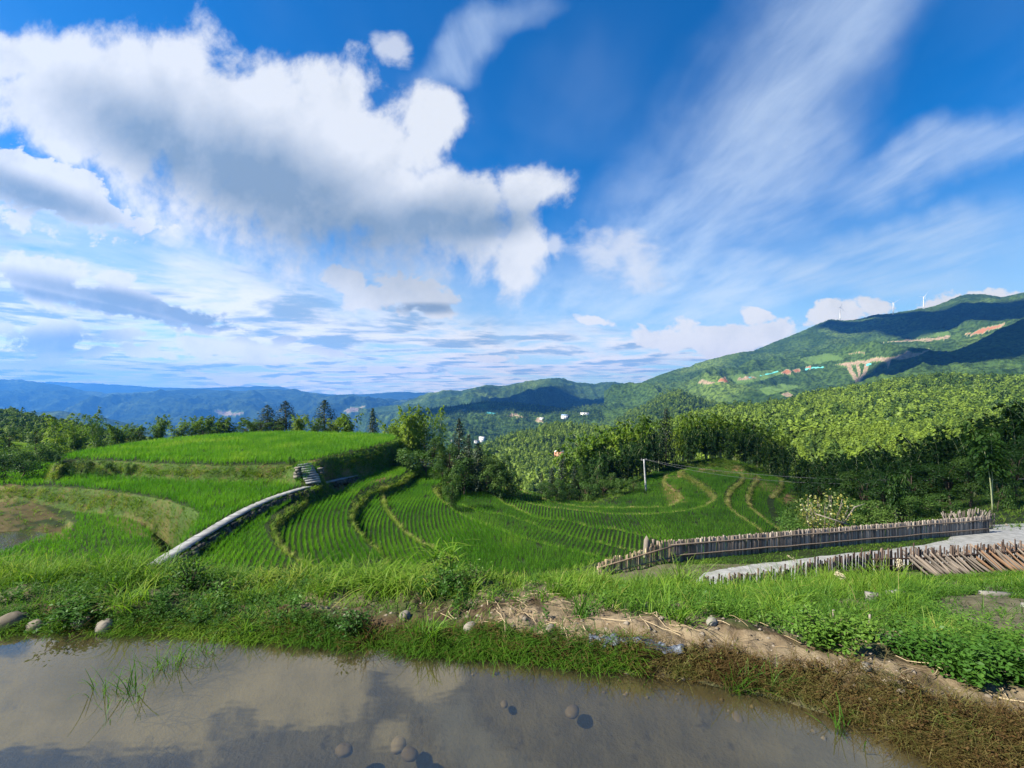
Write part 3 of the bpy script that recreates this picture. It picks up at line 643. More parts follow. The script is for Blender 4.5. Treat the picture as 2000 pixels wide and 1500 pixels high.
loft('mountain', [[(1180,850,1100),(1400,850,1100),(2200,800,1100)], [(1180,815,1450),(1300,815,1450),(1450,800,1400),(1650,775,1350),(1760,748,1300),(2200,740,1300)],
     [(1180,795,1700),(1300,775,1750),(1400,750,1800),(1480,732,1800),(1600,715,1750),(1680,705,1700),(1800,690,1650),(1900,665,1600),(2000,630,1600),(2200,600,1600)],
     [(1180,780,2000),(1300,748,2100),(1400,722,2150),(1480,705,2200),(1560,690,2200),(1660,672,2150),(1780,655,2100),(1900,635,2000),(2000,605,1950),(2200,560,1950)],
     [(1180,775,2500),(1240,757,2500),(1290,736,2500),(1345,721,2500),(1400,701,2500),(1450,687,2500),(1470,687,2500),(1500,673,2550),(1540,658,2550),(1580,641,2550),(1618,624,2550),(1650,626,2550),(1680,623,2550),(1715,614,2550),(1745,612,2550),(1790,604,2500),(1822,599,2500),(1850,588,2500),(1875,578,2450),(1895,574,2450),(1930,575,2450),(1955,581,2450),(1985,575,2450),(2010,570,2450),(2100,550,2450),(2200,545,2450)]],
     1180, 2200, 1.7, 330, 105, 520, M_MTN, tree=4.0, ts=13, seed=43, sil=1.2,
     soilp=[(.7, [(1626,713),(1655,709),(1690,704),(1715,699),(1745,697),(1762,690),(1772,683),(1783,690),(1800,689),(1818,680),(1812,686),(1790,696),(1765,702),(1740,702),(1735,718),(1728,705),(1700,708),(1655,715)]), (.7, [(1652,714),(1662,712),(1668,728),(1678,740),(1682,753),(1674,750),(1662,733)]), (.7, [(1672,711),(1678,710),(1680,738),(1676,738)]), (.7, [(1688,708),(1699,707),(1693,724),(1685,742),(1681,752),(1677,745),(1684,726)]),
            (.7, [(1725,668),(1765,664),(1820,661),(1858,656),(1852,662),(1810,666),(1770,667)]),
            (1.0, [(1885,654),(1915,643),(1945,636),(1964,631),(1955,640),(1920,650)]),
            (1.0, [(1402,745),(1408,736),(1418,739),(1421,746)]), (1.0, [(1524,728),(1535,720),(1544,724),(1542,730)]), (1.0, [(1548,722),(1560,718),(1566,724),(1552,726)]), (1.0, [(1572,716),(1583,713),(1582,721)]),
            (.7, [(1362,748),(1372,740),(1385,744),(1402,746),(1380,750)]), (.7, [(1440,741),(1462,735),(1480,737),(1450,743)]), (.7, [(1526,770),(1540,765),(1552,772),(1540,776)]), (.7, [(1655,690),(1680,687),(1695,688),(1670,691)]),
            (.25, [(1420,735),(1500,722),(1530,728),(1500,740),(1440,750)]), (.25, [(1480,760),(1530,748),(1560,757),(1500,772)]), (.25, [(1560,700),(1620,690),(1650,700),(1580,712)]), (.25, [(1740,660),(1790,646),(1850,642),(1858,655),(1800,660)])],
     label='tall green mountain with earth cuts on the right skyline')
loft('mountain_spur', [[(1500,830,700),(2300,800,700)], [(1500,800,900),(1640,780,900),(1800,758,880),(2300,740,850)],
     [(1500,790,1150),(1600,772,1150),(1700,752,1180),(1760,730,1200),(1800,706,1230),(1850,690,1260),(1900,672,1280),(1950,645,1300),(2000,622,1320),(2100,590,1340),(2300,560,1350)]],
     1500, 2300, 1.7, 170, 38, 220, M_MTN, tree=4.0, ts=11, seed=52, label='dark wooded spur on the right flank of the mountain', sil=2.5)
loft('pointed_hill', [[(1180,860,650),(1480,860,650)], [(1180,835,820),(1480,830,820)], [(1200,825,1050),(1240,802,1050),(1280,781,1050),(1305,767,1050),(1322,762,1050),(1345,771,1050),(1380,784,1050),(1420,796,1050),(1480,815,1050)]],
     1200, 1480, 2, 110, 14, 140, M_WOOD, tree=2.5, ts=9, seed=61, label='pointed wooded hill below the mountain')
loft('forest_hill', [[(880,1020,240),(1320,1000,240)], [(880,950,330),(1320,930,330)], [(880,915,430),(960,905,430),(1100,893,470),(1200,880,450),(1320,860,420)],
     [(860,905,560),(900,897,560),(940,880,570),(975,862,580),(1010,851,590),(1045,842,600),(1075,833,600),(1110,831,600),(1160,837,600),(1205,846,600),(1250,856,590),(1320,870,580)]],
     860, 1320, 2.2, 110, 5, 70, M_WOOD, tree=1.0, ts=6, seed=71, label='sunlit wooded hill in the middle of the valley',
     soilp=[(.7, [(1078,899),(1082,888),(1112,888),(1120,898),(1110,908),(1085,907)])])
loft('forest_ridge', [[(1180,990,125),(1400,980,125),(1700,940,128),(2300,900,128)], [(1180,930,200),(1400,905,210),(1600,890,210),(1800,870,210),(2300,830,210)],
     [(1250,860,320),(1400,850,340),(1600,830,340),(1800,812,340),(2300,790,330)],
     [(1180,900,380),(1240,866,400),(1300,836,430),(1340,818,450),(1400,803,470),(1470,798,480),(1540,788,490),(1600,772,500),(1650,765,500),(1700,757,500),(1750,747,500),(1800,740,500),(1850,738,500),(1900,740,500),(1950,745,500),(2000,741,500),(2300,730,500)]],
     1180, 2300, 3, 130, 9, 90, M_WOOD, tree=1.0, ts=6, seed=81, label='sunlit wooded ridge behind the right hand trees', soilp=[(.7, [(1655,815),(1668,810),(1672,818),(1660,822)]), (.7, [(1620,878),(1650,870),(1668,878),(1640,888)]), (.7, [(1850,918),(1868,915),(1872,920),(1858,922)])])
loft('dark_hill', [[(-500,930,90),(300,930,90)], [(-500,850,160),(0,860,160),(120,868,160),(300,900,160)], [(-500,770,260),(-100,795,260),(0,812,260),(30,814,260),(70,828,260),(100,838,260),(150,850,255),(200,862,250),(300,885,240)]],
     -500, 300, 4, 60, 4, 60, M_WOOD, tree=1, ts=6, seed=91, label='dark wooded hill at the left edge')
# ------------------------------------------------------------------ blades, leaves, scattering
def blades(pos, h, w, az, lean, droop, seg=3, tint=.5, tipw=.08):
    """grass blades: (N,3) roots -> strips of seg quads; lean outward, tips droop"""
    n = len(pos); t = np.linspace(0, 1, seg + 1)[None, :]
    h = np.broadcast_to(h, (n,))[:, None]; w = np.broadcast_to(w, (n,))[:, None]; lean = np.broadcast_to(lean, (n,))[:, None]; droop = np.broadcast_to(droop, (n,))[:, None]
    out = h * (lean*t + droop*t**2.2*.9); up = h * (t*np.sqrt(np.clip(1 - (lean*.6)**2, .1, 1)) - droop*.55*t**3)
    d = np.stack([np.cos(az), np.sin(az)], 1); tw = rng.normal(0, .5, n); s = np.stack([-np.sin(az + tw), np.cos(az + tw)], 1)
    c = np.concatenate([pos[:, None, :2] + d[:, None, :]*out[..., None], (pos[:, 2:3] + up)[..., None]], 2)
    hw = (w/2) * (np.clip(1.15 - t, 0, 1)**.6*.9 + tipw) * np.minimum(1, .55 + 2*t)
    off = np.concatenate([s[:, None, :]*hw[..., None], np.zeros((n, seg+1, 1))], 2)
    V = np.stack([c - off, c + off], 2).reshape(-1, 3)
    b = np.arange(n)[:, None] * 2*(seg+1) + np.arange(seg)[None, :]*2; b = b.reshape(-1)
    Fq = np.stack([b, b+1, b+3, b+2], 1)
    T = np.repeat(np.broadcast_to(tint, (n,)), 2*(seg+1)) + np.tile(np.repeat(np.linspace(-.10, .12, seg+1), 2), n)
    return V, Fq, T
def cards(c, nrm, ln, wd, up=None, tint=.5, fold=.0):
    """leaf shaped diamonds lying in the plane across nrm, pointing along up"""
    n = len(c); nrm = nrm / (np.linalg.norm(nrm, axis=1)[:, None] + 1e-9)
    if up is None: up = rng.normal(size=(n, 3))
    a = up - nrm * (up*nrm).sum(1)[:, None]; a /= np.linalg.norm(a, axis=1)[:, None] + 1e-9
    b = np.cross(nrm, a); ln = np.broadcast_to(ln, (n,))[:, None]; wd = np.broadcast_to(wd, (n,))[:, None]
    V = np.stack([c - a*ln*.5, c - b*wd*.5 + a*ln*.05 + nrm*fold*wd, c + a*ln*.5, c + b*wd*.5 + a*ln*.05 + nrm*fold*wd], 1).reshape(-1, 3)
    i = np.arange(n)*4; Fq = np.stack([i, i+1, i+2, i+3], 1)
    return V, Fq, np.repeat(np.broadcast_to(tint, (n,)), 4)
def stamp(protos, pos, sc, rz, tint=0.0, wide=1.0):
    """many copies of small meshes as one: protos = [(V, F, T)]"""
    Vs, Fs, Ts = [], [], []; n0 = 0; which = rng.integers(0, len(protos), len(pos))
    sc = np.broadcast_to(sc, (len(pos),)); tint = np.broadcast_to(tint, (len(pos),)); wide = np.broadcast_to(wide, (len(pos),))
    for k, (V, Fq, T) in enumerate(protos):
        m = which == k
        if not m.any(): continue
        c, s = np.cos(rz[m])[:, None], np.sin(rz[m])[:, None]; S_ = sc[m][:, None]; Wd = wide[m][:, None]
        x = (V[None, :, 0]*c - V[None, :, 1]*s)*S_*Wd + pos[m, 0:1]; y = (V[None, :, 0]*s + V[None, :, 1]*c)*S_*Wd + pos[m, 1:2]; z = V[None, :, 2]*S_ + pos[m, 2:3]
        q = m.sum(); Vs.append(np.stack([x, y, z], -1).reshape(-1, 3))
        Fs.append((Fq[None] + (np.arange(q)*len(V))[:, None, None] + n0).reshape(-1, Fq.shape[1])); n0 += q*len(V)
        Ts.append((T[None] + tint[m][:, None]).ravel())
    return np.concatenate(Vs), np.concatenate(Fs), np.concatenate(Ts)

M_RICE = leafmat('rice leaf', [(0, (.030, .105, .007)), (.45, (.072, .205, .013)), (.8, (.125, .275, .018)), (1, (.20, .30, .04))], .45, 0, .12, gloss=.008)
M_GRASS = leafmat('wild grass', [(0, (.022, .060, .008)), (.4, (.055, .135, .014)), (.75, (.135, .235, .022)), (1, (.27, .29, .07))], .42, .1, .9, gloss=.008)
M_DRY = leafmat('dry bank herbs', [(0, (.040, .024, .012)), (.35, (.085, .050, .020)), (.6, (.105, .085, .028)), (1, (.075, .12, .022))], .3, .1, 2.5, gloss=.006)
M_WEED = leafmat('broad weed leaf', [(0, (.020, .060, .010)), (.5, (.050, .125, .016)), (1, (.12, .21, .03))], .38, .2, 1.2, gloss=.012)

def polydist(X, Y, po):
    """distance to a closed outline"""
    d = np.full(X.shape, 1e9); a = po; b = np.roll(po, -1, 0)
    for (ax, ay), (bx, by) in zip(a, b):
        vx, vy = bx - ax, by - ay; L = vx*vx + vy*vy + 1e-9
        t = np.clip(((X - ax)*vx + (Y - ay)*vy)/L, 0, 1); d = np.minimum(d, (X - ax - t*vx)**2 + (Y - ay - t*vy)**2)
    return np.sqrt(d)
# ------------------------------------------------------------------ rice on every terrace
def rice_proto(nb, seed):
    r = np.random.default_rng(seed); pos = np.concatenate([r.normal(0, .035, (nb, 2)), np.zeros((nb, 1))], 1)
    return blades(pos, r.uniform(.75, 1.08, nb), .034, r.uniform(0, 6.283, nb), r.uniform(.03, .30, nb), r.uniform(.02, .20, nb), 2, r.normal(.42, .10, nb))
RICE = [rice_proto(11, i) for i in range(8)]
RICEF = [rice_proto(8, 40 + i) for i in range(6)]
def plant_rice(key, dx, dy, ang, h, label, protos=RICE, wide=1.0, tint=0.0, jit=.14, maxY=1e9, edgecut=.10):
    i = ORDER.index(key); po = WORLDPOLY[key]; c = po.mean(0); rad = np.linalg.norm(po - c, axis=1).max()
    gx, gy = np.meshgrid(np.arange(-rad, rad, dx), np.arange(-rad, rad, dy))
    gx = gx.ravel() + rng.normal(0, jit*dx*.45, gx.size); gy = gy.ravel() + rng.normal(0, jit*dy, gy.size)
    gx = gx + (.012*gy**2 if key in ('m1', 'm2', 'm3a', 'm3') else 0); gy = gy + .5*np.sin(gx*.25 + ang*3)                            # planted rows wander a little
    ca, sa = math.cos(ang), math.sin(ang); X = c[0] + gx*ca - gy*sa; Y = c[1] + gx*sa + gy*ca
    k = (Y > 16) & (Y < 125); X, Y = X[k], Y[k]; px = HX + X/Y*F; lY = np.log(Y)
    k = (px > -400) & (px < 2300) & (gnear(WIN, px, lY) == i) & (glook(edge, px, lY) < edgecut) & (Y < maxY)
    # gaps and thin spots
    k &= fbm(X*.8, Y*.8, 200 + i, 3) > .24
    X, Y = X[k], Y[k]
    k = polydist(X, Y, po) > .42
    for kk in ORDER:                                        # keep clear of the foot of higher banks
        if TZ[kk] > TZ[key] and kk != 'path': k &= polydist(X, Y, WORLDPOLY[kk]) > .38
    X, Y = X[k], Y[k]; z = zg(X, Y) - .02; n = len(X)
    hv = h * (.85 + .35*fbm(X*.5, Y*.5, 220 + i, 3)) * rng.uniform(.85, 1.12, n)
    t = tint + .85*(fbm(X*.35, Y*.35, 230 + i, 4) - .47) + rng.normal(0, .05, n)
    V, Fq, T = stamp(protos, np.stack([X, Y, z], 1), hv, rng.uniform(0, 6.283, n), t, wide)
    tag(obj('rice', mesh('rice', V, Fq, M_RICE, False, {'tint': T})), label, 'rice', 'rice growing on the terraces', 'stuff')
    return n
RC = 0
RC += plant_rice('m1', .32, .15, 0.2, .42, 'rice in the narrow field beside the concrete path')
RC += plant_rice('m2', .32, .15, 0.22, .42, 'rice in the second field below the concrete path')
RC += plant_rice('m3a', .32, .15, 0.25, .42, 'rice in the small crescent field below a shadowed riser')
RC += plant_rice('m3', .32, .15, 0.05, .42, 'rice in rows on the largest central terrace')
RC += plant_rice('m4', .38, .21, -.35, .43, 'rice on the thin curved strip below the largest terrace', tint=.04)
RC += plant_rice('m5', .38, .21, -.3, .43, 'rice on the stepped field reaching up to the dark cedars')
RC += plant_rice('contour_mid', .36, .26, -.1, .42, 'rice on the long terrace curving onto the round knoll', wide=1.2)
RC += plant_rice('contour_low', .36, .26, .05, .42, 'rice on the strip wrapping under the knoll', wide=1.2)
RC += plant_rice('valley', .38, .28, .05, .42, 'rice on the lowest terrace beside the utility pole', wide=1.2)
RC += plant_rice('r4', .36, .27, 1.4, .42, 'rice on the first narrow field right of the knoll top', wide=1.2)
RC += plant_rice('r5', .36, .27, 1.4, .42, 'rice on the second narrow field right of the knoll top', wide=1.2)
RC += plant_rice('r6', .36, .27, 1.4, .42, 'rice on the outermost narrow field of the knoll', wide=1.2)
RC += plant_rice('l1', .27, .22, .9, .50, 'dense rice left of the concrete path', RICEF, 1.3, -.02, .5)
RC += plant_rice('l2', .27, .20, .4, .38, 'rice in the low crescent field beside the mud pool', RICEF, 1.3, .02, .5)
RC += plant_rice('plateau', .30, .27, .2, .52, 'bright rice covering the raised round field', RICEF, 1.5, .16, .6)
print('rice hills', RC)

# ------------------------------------------------------------------ grass on risers and lips
def riser_grass():
    gz = np.hypot(*np.gradient(blur(HZ, 1))) / np.maximum(GY*4/F, .01)
    w = np.clip(edge*2.6, 0, 1.4)*(1 + np.clip(slope, 0, 2.5)) + .35*((WIN < 0) & (GY > 16.5) & (GY < 110))
    w *= (WIN != ORDER.index('path')) & (GY > 16.5)
    w = np.maximum(w, 1.6*np.clip(slope - .25, 0, 1)*(GX < 820)*(GY < 60)); w *= (1 - .40*soil)
    # leave the levelled track bare
    w *= 1 - ((GX > 1290) & (GY < 20.3))
    area = (GY*4/F) * (GY*.0058); w2 = (w*area).ravel(); N_ = 170000
    idx = rng.choice(w2.size, N_, p=w2/w2.sum())
    px = GX.ravel()[idx] + rng.uniform(-2, 2, N_); Y = np.exp(GL.ravel()[idx] + rng.uniform(-.0029, .0029, N_)); X = (px - HX)/F*Y
    z = zg(X, Y) - .02
    e = np.clip(glook(edge, px, np.log(Y))*4, 0, 1)
    protos = []
    for i in range(6):
        r = np.random.default_rng(300 + i); nb = 9; pos = np.concatenate([r.normal(0, .07, (nb, 2)), np.zeros((nb, 1))], 1)
        protos.append(blades(pos, r.uniform(.5, 1.1, nb), .055, r.uniform(0, 6.283, nb), r.uniform(.2, .8, nb), r.uniform(.1, .6, nb), 2, r.normal(.5, .14, nb)))
    tt = .10 + .5*(fbm(X*.5, Y*.5, 91, 3) - .5) + .18*(fbm(X*3, Y*3, 95, 2) - .3)
    V, Fq, T = stamp(protos, np.stack([X, Y, z], 1), rng.uniform(.16, .38, N_)*(1 + .35*(Y > 60)), rng.uniform(0, 6.283, N_), tt, 1 + .5*(Y > 45))
    tag(obj('riser_grass', mesh('riser_grass', V, Fq, M_GRASS, False, {'tint': T})), 'wild grass covering the terrace banks and lips', 'grass', None, 'stuff')
riser_grass()
M_RIM = leafmat('rim grass', [(0, (.04, .085, .010)), (.45, (.095, .195, .016)), (.72, (.17, .26, .025)), (1, (.34, .31, .12))], .40, 0, .9, gloss=.008)
def lip_grass():
    """the bright strip of grass on the rim of every terrace"""
    protos = []
    for i in range(6):
        r = np.random.default_rng(340 + i); nb = 12; pos = np.concatenate([r.normal(0, .08, (nb, 2)), np.zeros((nb, 1))], 1)
        protos.append(blades(pos, r.uniform(.5, 1.1, nb), .05, r.uniform(0, 6.283, nb), r.uniform(.2, .8, nb), r.uniform(.1, .6, nb), 2, r.normal(.6, .12, nb)))
    PX_, PY_, PT_, PH_ = [], [], [], []
    for key in ORDER:
        if key in ('path', 'l2'): continue
        po = WORLDPOLY[key]; a, b = po, np.roll(po, -1, 0); L = np.linalg.norm(b - a, axis=1); n = int(L.sum()*24)
        i = rng.choice(len(L), n, p=L/L.sum()); t = rng.random(n)[:, None]; c = a[i]*(1-t) + b[i]*t
        d = (b - a)[i]/(L[i][:, None] + 1e-9); nn = np.stack([d[:, 1], -d[:, 0]], 1)
        ok = np.zeros(n, bool)
        c0 = c.copy()
        # the outer side has to be lower: that is a rim
        for sg in (-1, 1):
            q = c + nn*sg*.8; ok |= zg(q[:, 0], np.maximum(q[:, 1], 16.6)) < TZ[key] - .3
        c = c + nn*rng.normal(0, .10, n)[:, None]
        pxx = HX + c[:, 0]/c[:, 1]*F; wn = gnear(WIN, pxx, np.log(np.maximum(c[:, 1], 15.6)))
        hi = np.array([TZ[k_] for k_ in ORDER] + [-99, -99]); ok &= (hi[wn] <= TZ[key] + .05) & (c[:, 1] > 16.5) & (pxx > -400) & (pxx < 2200)
        PX_.append(c[ok, 0]); PY_.append(c[ok, 1]); dry = .45 if key in ('r4', 'r5', 'r6') else (.30 if key in ('contour_mid', 'contour_low') else 0)
        PT_.append(np.full(ok.sum(), .10 + dry) + .30*(fbm(c[ok, 0]*.6, c[ok, 1]*.6, 97, 3) - .5)); PH_.append(np.full(ok.sum(), .29 if key[0] == 'm' else .26))
    X, Y, T0, H0 = map(np.concatenate, (PX_, PY_, PT_, PH_)); n = len(X)
    V, Fq, T = stamp(protos, np.stack([X, Y, zg(X, Y) - .02], 1), H0*rng.uniform(.7, 1.4, n)*(.85 + .5*fbm(X*1.3, Y*1.3, 99, 2)), rng.uniform(0, 6.283, n), T0, 1 + .4*(Y > 45))
    tag(obj('rim_grass', mesh('rim_grass', V, Fq, M_RIM, False, {'tint': T})), 'pale green strips of grass along the terrace rims', 'grass', None, 'stuff')
lip_grass()

# ------------------------------------------------------------------ concrete path, its stone edge, stairs, stone posts
def concrete_mat(name, a, b, sc=3.0):
    m, N, out = newmat(name); p = N.n('ShaderNodeNewGeometry').outputs['Position']
    n = N.noise(p, sc, 7, .65); n2 = N.noise(p, 45, 4, .6)
    col = N.mix(N.ss(n, .35, .65), a, b); col = N.mix(N.m('MULTIPLY', N.ss(n2, .5, .7), .35), col, tuple(.6*x for x in a))
    bsdf(N, out, col, .9, .2, n2, .3, .01); return m
M_CONC = concrete_mat('pale concrete', (.21, .215, .22), (.32, .325, .33))
M_STONE = concrete_mat('rough field stone', (.07, .065, .055), (.20, .185, .155), 5)
def path():
    k = slice(0, len(smooth_line(np.array([PZ(a, b, c_) for a, b, c_ in PATHPX[:-2]]), 10)))
    c = pathc[k]; n = len(c)
    wv = .53 + .03*np.sin(np.arange(n)*1.7) + .02*rng.normal(size=n)
    L = offset_line(c, -.33); Rr = offset_line(c, .33)
    top = .05
    V = []; 
    for P_, zz in ((L, top - .05), (L, top), (Rr, top), (Rr, top - .05)):
        q = P_.copy(); q[:, 2] = c[:, 2] + zz + .012*rng.normal(size=n); V.append(q)
    V = np.stack(V, 1).reshape(-1, 3)
    ln = np.concatenate([[0], np.cumsum(np.linalg.norm(np.diff(c[:, :2], axis=0), axis=1))])
    m, N, out = newmat('jointed path concrete'); p = N.n('ShaderNodeNewGeometry').outputs['Position']; n1 = N.noise(p, 2.2, 7, .7); n2 = N.noise(p, 30, 4, .6)
    fr = N.m('FRACT', N.m('DIVIDE', attr(N, 'along'), 2.0)); j = N.m('LESS_THAN', fr, .035)
    wn = N.n('ShaderNodeTexWhiteNoise', noise_dimensions='1D'); N.put(wn.inputs['W'], N.m('FLOOR', N.m('DIVIDE', attr(N, 'along'), 2.0)))
    col_ = N.mix(N.ss(n1, .35, .66), (.14, .145, .145), (.25, .255, .26)); col_ = N.mix(N.m('MULTIPLY', wn.outputs['Value'], .35), col_, (.16, .155, .145))
    col_ = N.mix(N.m('MULTIPLY', N.ss(n2, .55, .72), .5), col_, (.10, .10, .09)); col_ = N.mix(j, col_, (.06, .06, .055)); bsdf(N, out, col_, .92, .2, n2, .4, .01)
    tag(obj('concrete_path', mesh('concrete_path', V, gridfaces(n, 4)[:, ::-1], m, False, {'along': np.repeat(ln, 4)})), 'narrow grey concrete footpath curving between the rice fields', 'path', kind='structure')
    # rough stone edging under the right side of the path
    b = MB()
    for i in range(0, n - 1):
        for q in range(6):
            t = (i + rng.random()) ; j = int(t); f = t - j; p0 = Rr[j]*(1-f) + Rr[min(j+1, n-1)]*f
            s = rng.uniform(.16, .36); b.box((p0[0] + rng.normal(.08, .05), p0[1] - .10 + rng.normal(0, .06), p0[2] + top - .20 - rng.uniform(0, .42)), (s*1.4, s, s*.8), rng.uniform(0, 3), rng.random(), .75)
    tag(b.build('stone_edging', tintmat('dark edging stone', [(0, (.022, .020, .016)), (1, (.085, .078, .062))], .95, 6, .6)), 'dark rough stone edging under the right side of the concrete path', 'stone wall')
path()
M_STEP = concrete_mat('weathered step', (.19, .195, .195), (.29, .29, .285), 4)
def stairs():
    a = PZ(594, 905, -6.45); b = PZ(613, 944, -7.90)
    t = empty('stone_stairs', b); tag(t, 'pale stone stairs climbing from the footpath to the raised rice field', 'stairs')
    d = (a - b)[:2]; L_ = np.hypot(*d); u = d / L_; ang = math.atan2(u[1], u[0]); ns = 9
    for i in range(ns):
        f = (i + .5)/ns; z = (a[2] - b[2]) * (i + 1)/ns
        m = MB(); m.box((u[0]*L_*f, u[1]*L_*f, z - .09 + .004*(i % 2)), (L_/ns*1.15, 1.25 + rng.normal(0, .05), .15), ang, rng.random(), .985)
        m.build('step', M_STEP, t)
    m = MB(); n = 8
    for i in range(n):
        f = (i + .5)/n; h = (a[2] - b[2])*(i + .6)/n
        m.box((u[0]*L_*f, u[1]*L_*f, h/2 - .25), (L_/n*.98, 0.9, h + .1), ang)
    m.build('base', M_STONE, t)
    for (px, py, h, lab) in ((582, 948, .85, 'squat stone pillar at the left foot of the stairs'), (626, 929, .4, 'small stone block on the right side of the stairs')):
        p = PZ(px, py, -8.1 if px < 600 else -7.6); z0 = float(zg(p[0], p[1])[0])
        r = empty('stone_pillar', (p[0], p[1], z0)); tag(r, lab, 'stone pillar', 'stone pillars beside the stairs')
        m = MB()
        for k in range(3): m.box((rng.normal(0, .03), rng.normal(0, .03), h*(k+.5)/3), (.55 - .05*k, .5 - .04*k, h/3*.98), rng.normal(0, .15), rng.random(), .93)
        m.build('stone_stack', M_STONE, r)
        m = MB(); m.box((0, 0, h + .05), (.50, .46, .10), .1); m.build('cap_stone', M_STONE, r)
stairs()
# ------------------------------------------------------------------ trees: prototypes
BARK = tintmat('bark', [(0, (.045, .030, .018)), (1, (.16, .12, .085))], .95, 9, .7, (1, 1, .2))
CULM = tintmat('bamboo culm', [(0, (.10, .16, .05)), (1, (.36, .38, .20))], .5, 4, .5)
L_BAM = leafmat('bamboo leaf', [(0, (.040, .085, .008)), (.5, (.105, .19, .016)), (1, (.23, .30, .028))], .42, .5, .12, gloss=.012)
L_BAMD = leafmat('bamboo leaf darkened for shade', [(0, (.009, .027, .005)), (.5, (.020, .056, .009)), (1, (.044, .095, .014))], .35, .5, .12, gloss=.012)  # darker copy of the bamboo leaf: shade is put into the colour
L_CED = leafmat('cedar needles', [(0, (.006, .016, .006)), (.5, (.011, .026, .009)), (1, (.024, .050, .013))], .15, .4, .3, gloss=.03)
L_BRD = leafmat('broad tree leaf', [(0, (.010, .030, .006)), (.5, (.026, .063, .010)), (1, (.064, .115, .018))], .3, .5, .3, gloss=.012)
L_BUSH = leafmat('bush leaf', [(0, (.020, .050, .010)), (.5, (.045, .100, .016)), (1, (.10, .165, .03))], .3, .6, .4, gloss=.012)
L_YEL = leafmat('yellowing leaf', [(0, (.05, .10, .015)), (.5, (.17, .20, .035)), (1, (.42, .35, .06))], .4, .2, 1.2)

def bamboo(H=10.0, nc=9, seed=0, spread=1.1, dens=1.0, leaf=.50, lw=.15, start=.22, n_card=15):
    global rng
    keep = rng; rng = np.random.default_rng(seed); r = rng
    cu = MB(); C, Nn, U, T, Ls = [], [], [], [], []
    for c in range(nc):
        a = r.uniform(0, 6.283); b0 = np.array([math.cos(a), math.sin(a)]) * r.uniform(.1, spread)*.6; h = H * r.uniform(.80, 1.0)
        da = a + r.normal(0, .6); dv = np.array([math.cos(da), math.sin(da)]); lean = r.uniform(.06, .20)*h; dr = r.uniform(.05, .16)*h
        t = np.linspace(0, 1, 12)
        pts = np.stack([b0[0] + dv[0]*(lean*t**1.6 + dr*t**5), b0[1] + dv[1]*(lean*t**1.6 + dr*t**5), h*(t - .07*t**6)], 1)
        cu.tube(pts, .05*(1 - .85*t) + .006, 5, r.random(), True)
        ns = int(26*dens)
        for s in range(ns):
            ts = start + (1 - start)*(s + r.random())/ns; p0 = np.array([np.interp(ts, t, pts[:, k]) for k in range(3)])
            ba = r.uniform(0, 6.283); ln = (.35 + 1.35*math.sin(math.pi*min(1, (ts - start)/(1 - start)*.82 + .16)))*r.uniform(.6, 1.1)*H/10
            bd = np.array([math.cos(ba), math.sin(ba)]); tl = r.uniform(.2, .95)
            q = r.uniform(.25, 1.0, n_card)
            cc = np.stack([p0[0] + bd[0]*ln*q, p0[1] + bd[1]*ln*q, p0[2] + ln*(tl*q - .85*q**2)], 1) + r.normal(0, .10, (n_card, 3))*ln
            C.append(cc); dd = np.stack([np.full(n_card, bd[0]), np.full(n_card, bd[1]), -.35 - 1.1*q], 1) + r.normal(0, .45, (n_card, 3)); U.append(dd)
            Nn.append(np.stack([bd[0]*.5 + r.normal(0, .45, n_card), bd[1]*.5 + r.normal(0, .45, n_card), .8 + r.normal(0, .3, n_card)], 1))
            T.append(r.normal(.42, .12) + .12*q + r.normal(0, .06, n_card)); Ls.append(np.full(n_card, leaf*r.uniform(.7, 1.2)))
    V, Fq, TT = cards(np.concatenate(C), np.concatenate(Nn), np.concatenate(Ls), lw*np.concatenate(Ls)/leaf*1.15, np.concatenate(U), np.concatenate(T))
    rng = keep
    return cu.mesh('culms', CULM), (V, Fq, TT)
def cedar(H=10.0, R0=1.9, seed=0, nl=3300, base=.06, pw=.75):
    global rng
    keep = rng; rng = np.random.default_rng(seed); r = rng
    tr = MB(); t = np.linspace(0, 1, 8); tr.tube(np.stack([.06*np.sin(t*5), .05*np.cos(t*4), H*t*.98], 1), .17*(1 - t)**.8 + .015, 7, .4, True, .2)
    C, Nn, U, T = [], [], [], []
    nb = 120
    for b in range(nb):
        f = base + (1 - base)*(b + r.random())/nb; z = H*f; Rm = R0*(1 - f)**pw*(.72 + .45*r.random()) * (1.0 if f > .2 else .55 + 2.2*f); a = b*2.4 + r.normal(0, .3)
        bd = np.array([math.cos(a), math.sin(a)]); n = max(6, int(nl/nb*(.35 + 1.3*(1 - f))))
        q = r.uniform(.15, 1, n)**.7
        cc = np.stack([bd[0]*Rm*q, bd[1]*Rm*q, z + Rm*(.12*q - .38*q*q)], 1) + r.normal(0, .10 + .09*Rm, (n, 3))*np.array([1, 1, .55])
        C.append(cc); Nn.append(np.stack([bd[0]*.7 + r.normal(0, .4, n), bd[1]*.7 + r.normal(0, .4, n), .65 + r.normal(0, .35, n)], 1))
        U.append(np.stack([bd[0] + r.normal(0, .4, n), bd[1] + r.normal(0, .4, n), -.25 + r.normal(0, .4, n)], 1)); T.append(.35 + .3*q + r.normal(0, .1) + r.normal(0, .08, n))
    n = sum(map(len, C))
    V, Fq, TT = cards(np.concatenate(C), np.concatenate(Nn), r.uniform(.22, .42, n)*H/10, r.uniform(.10, .19, n)*H/10, np.concatenate(U), np.concatenate(T))
    rng = keep
    return tr.mesh('trunk', BARK), (V, Fq, TT)
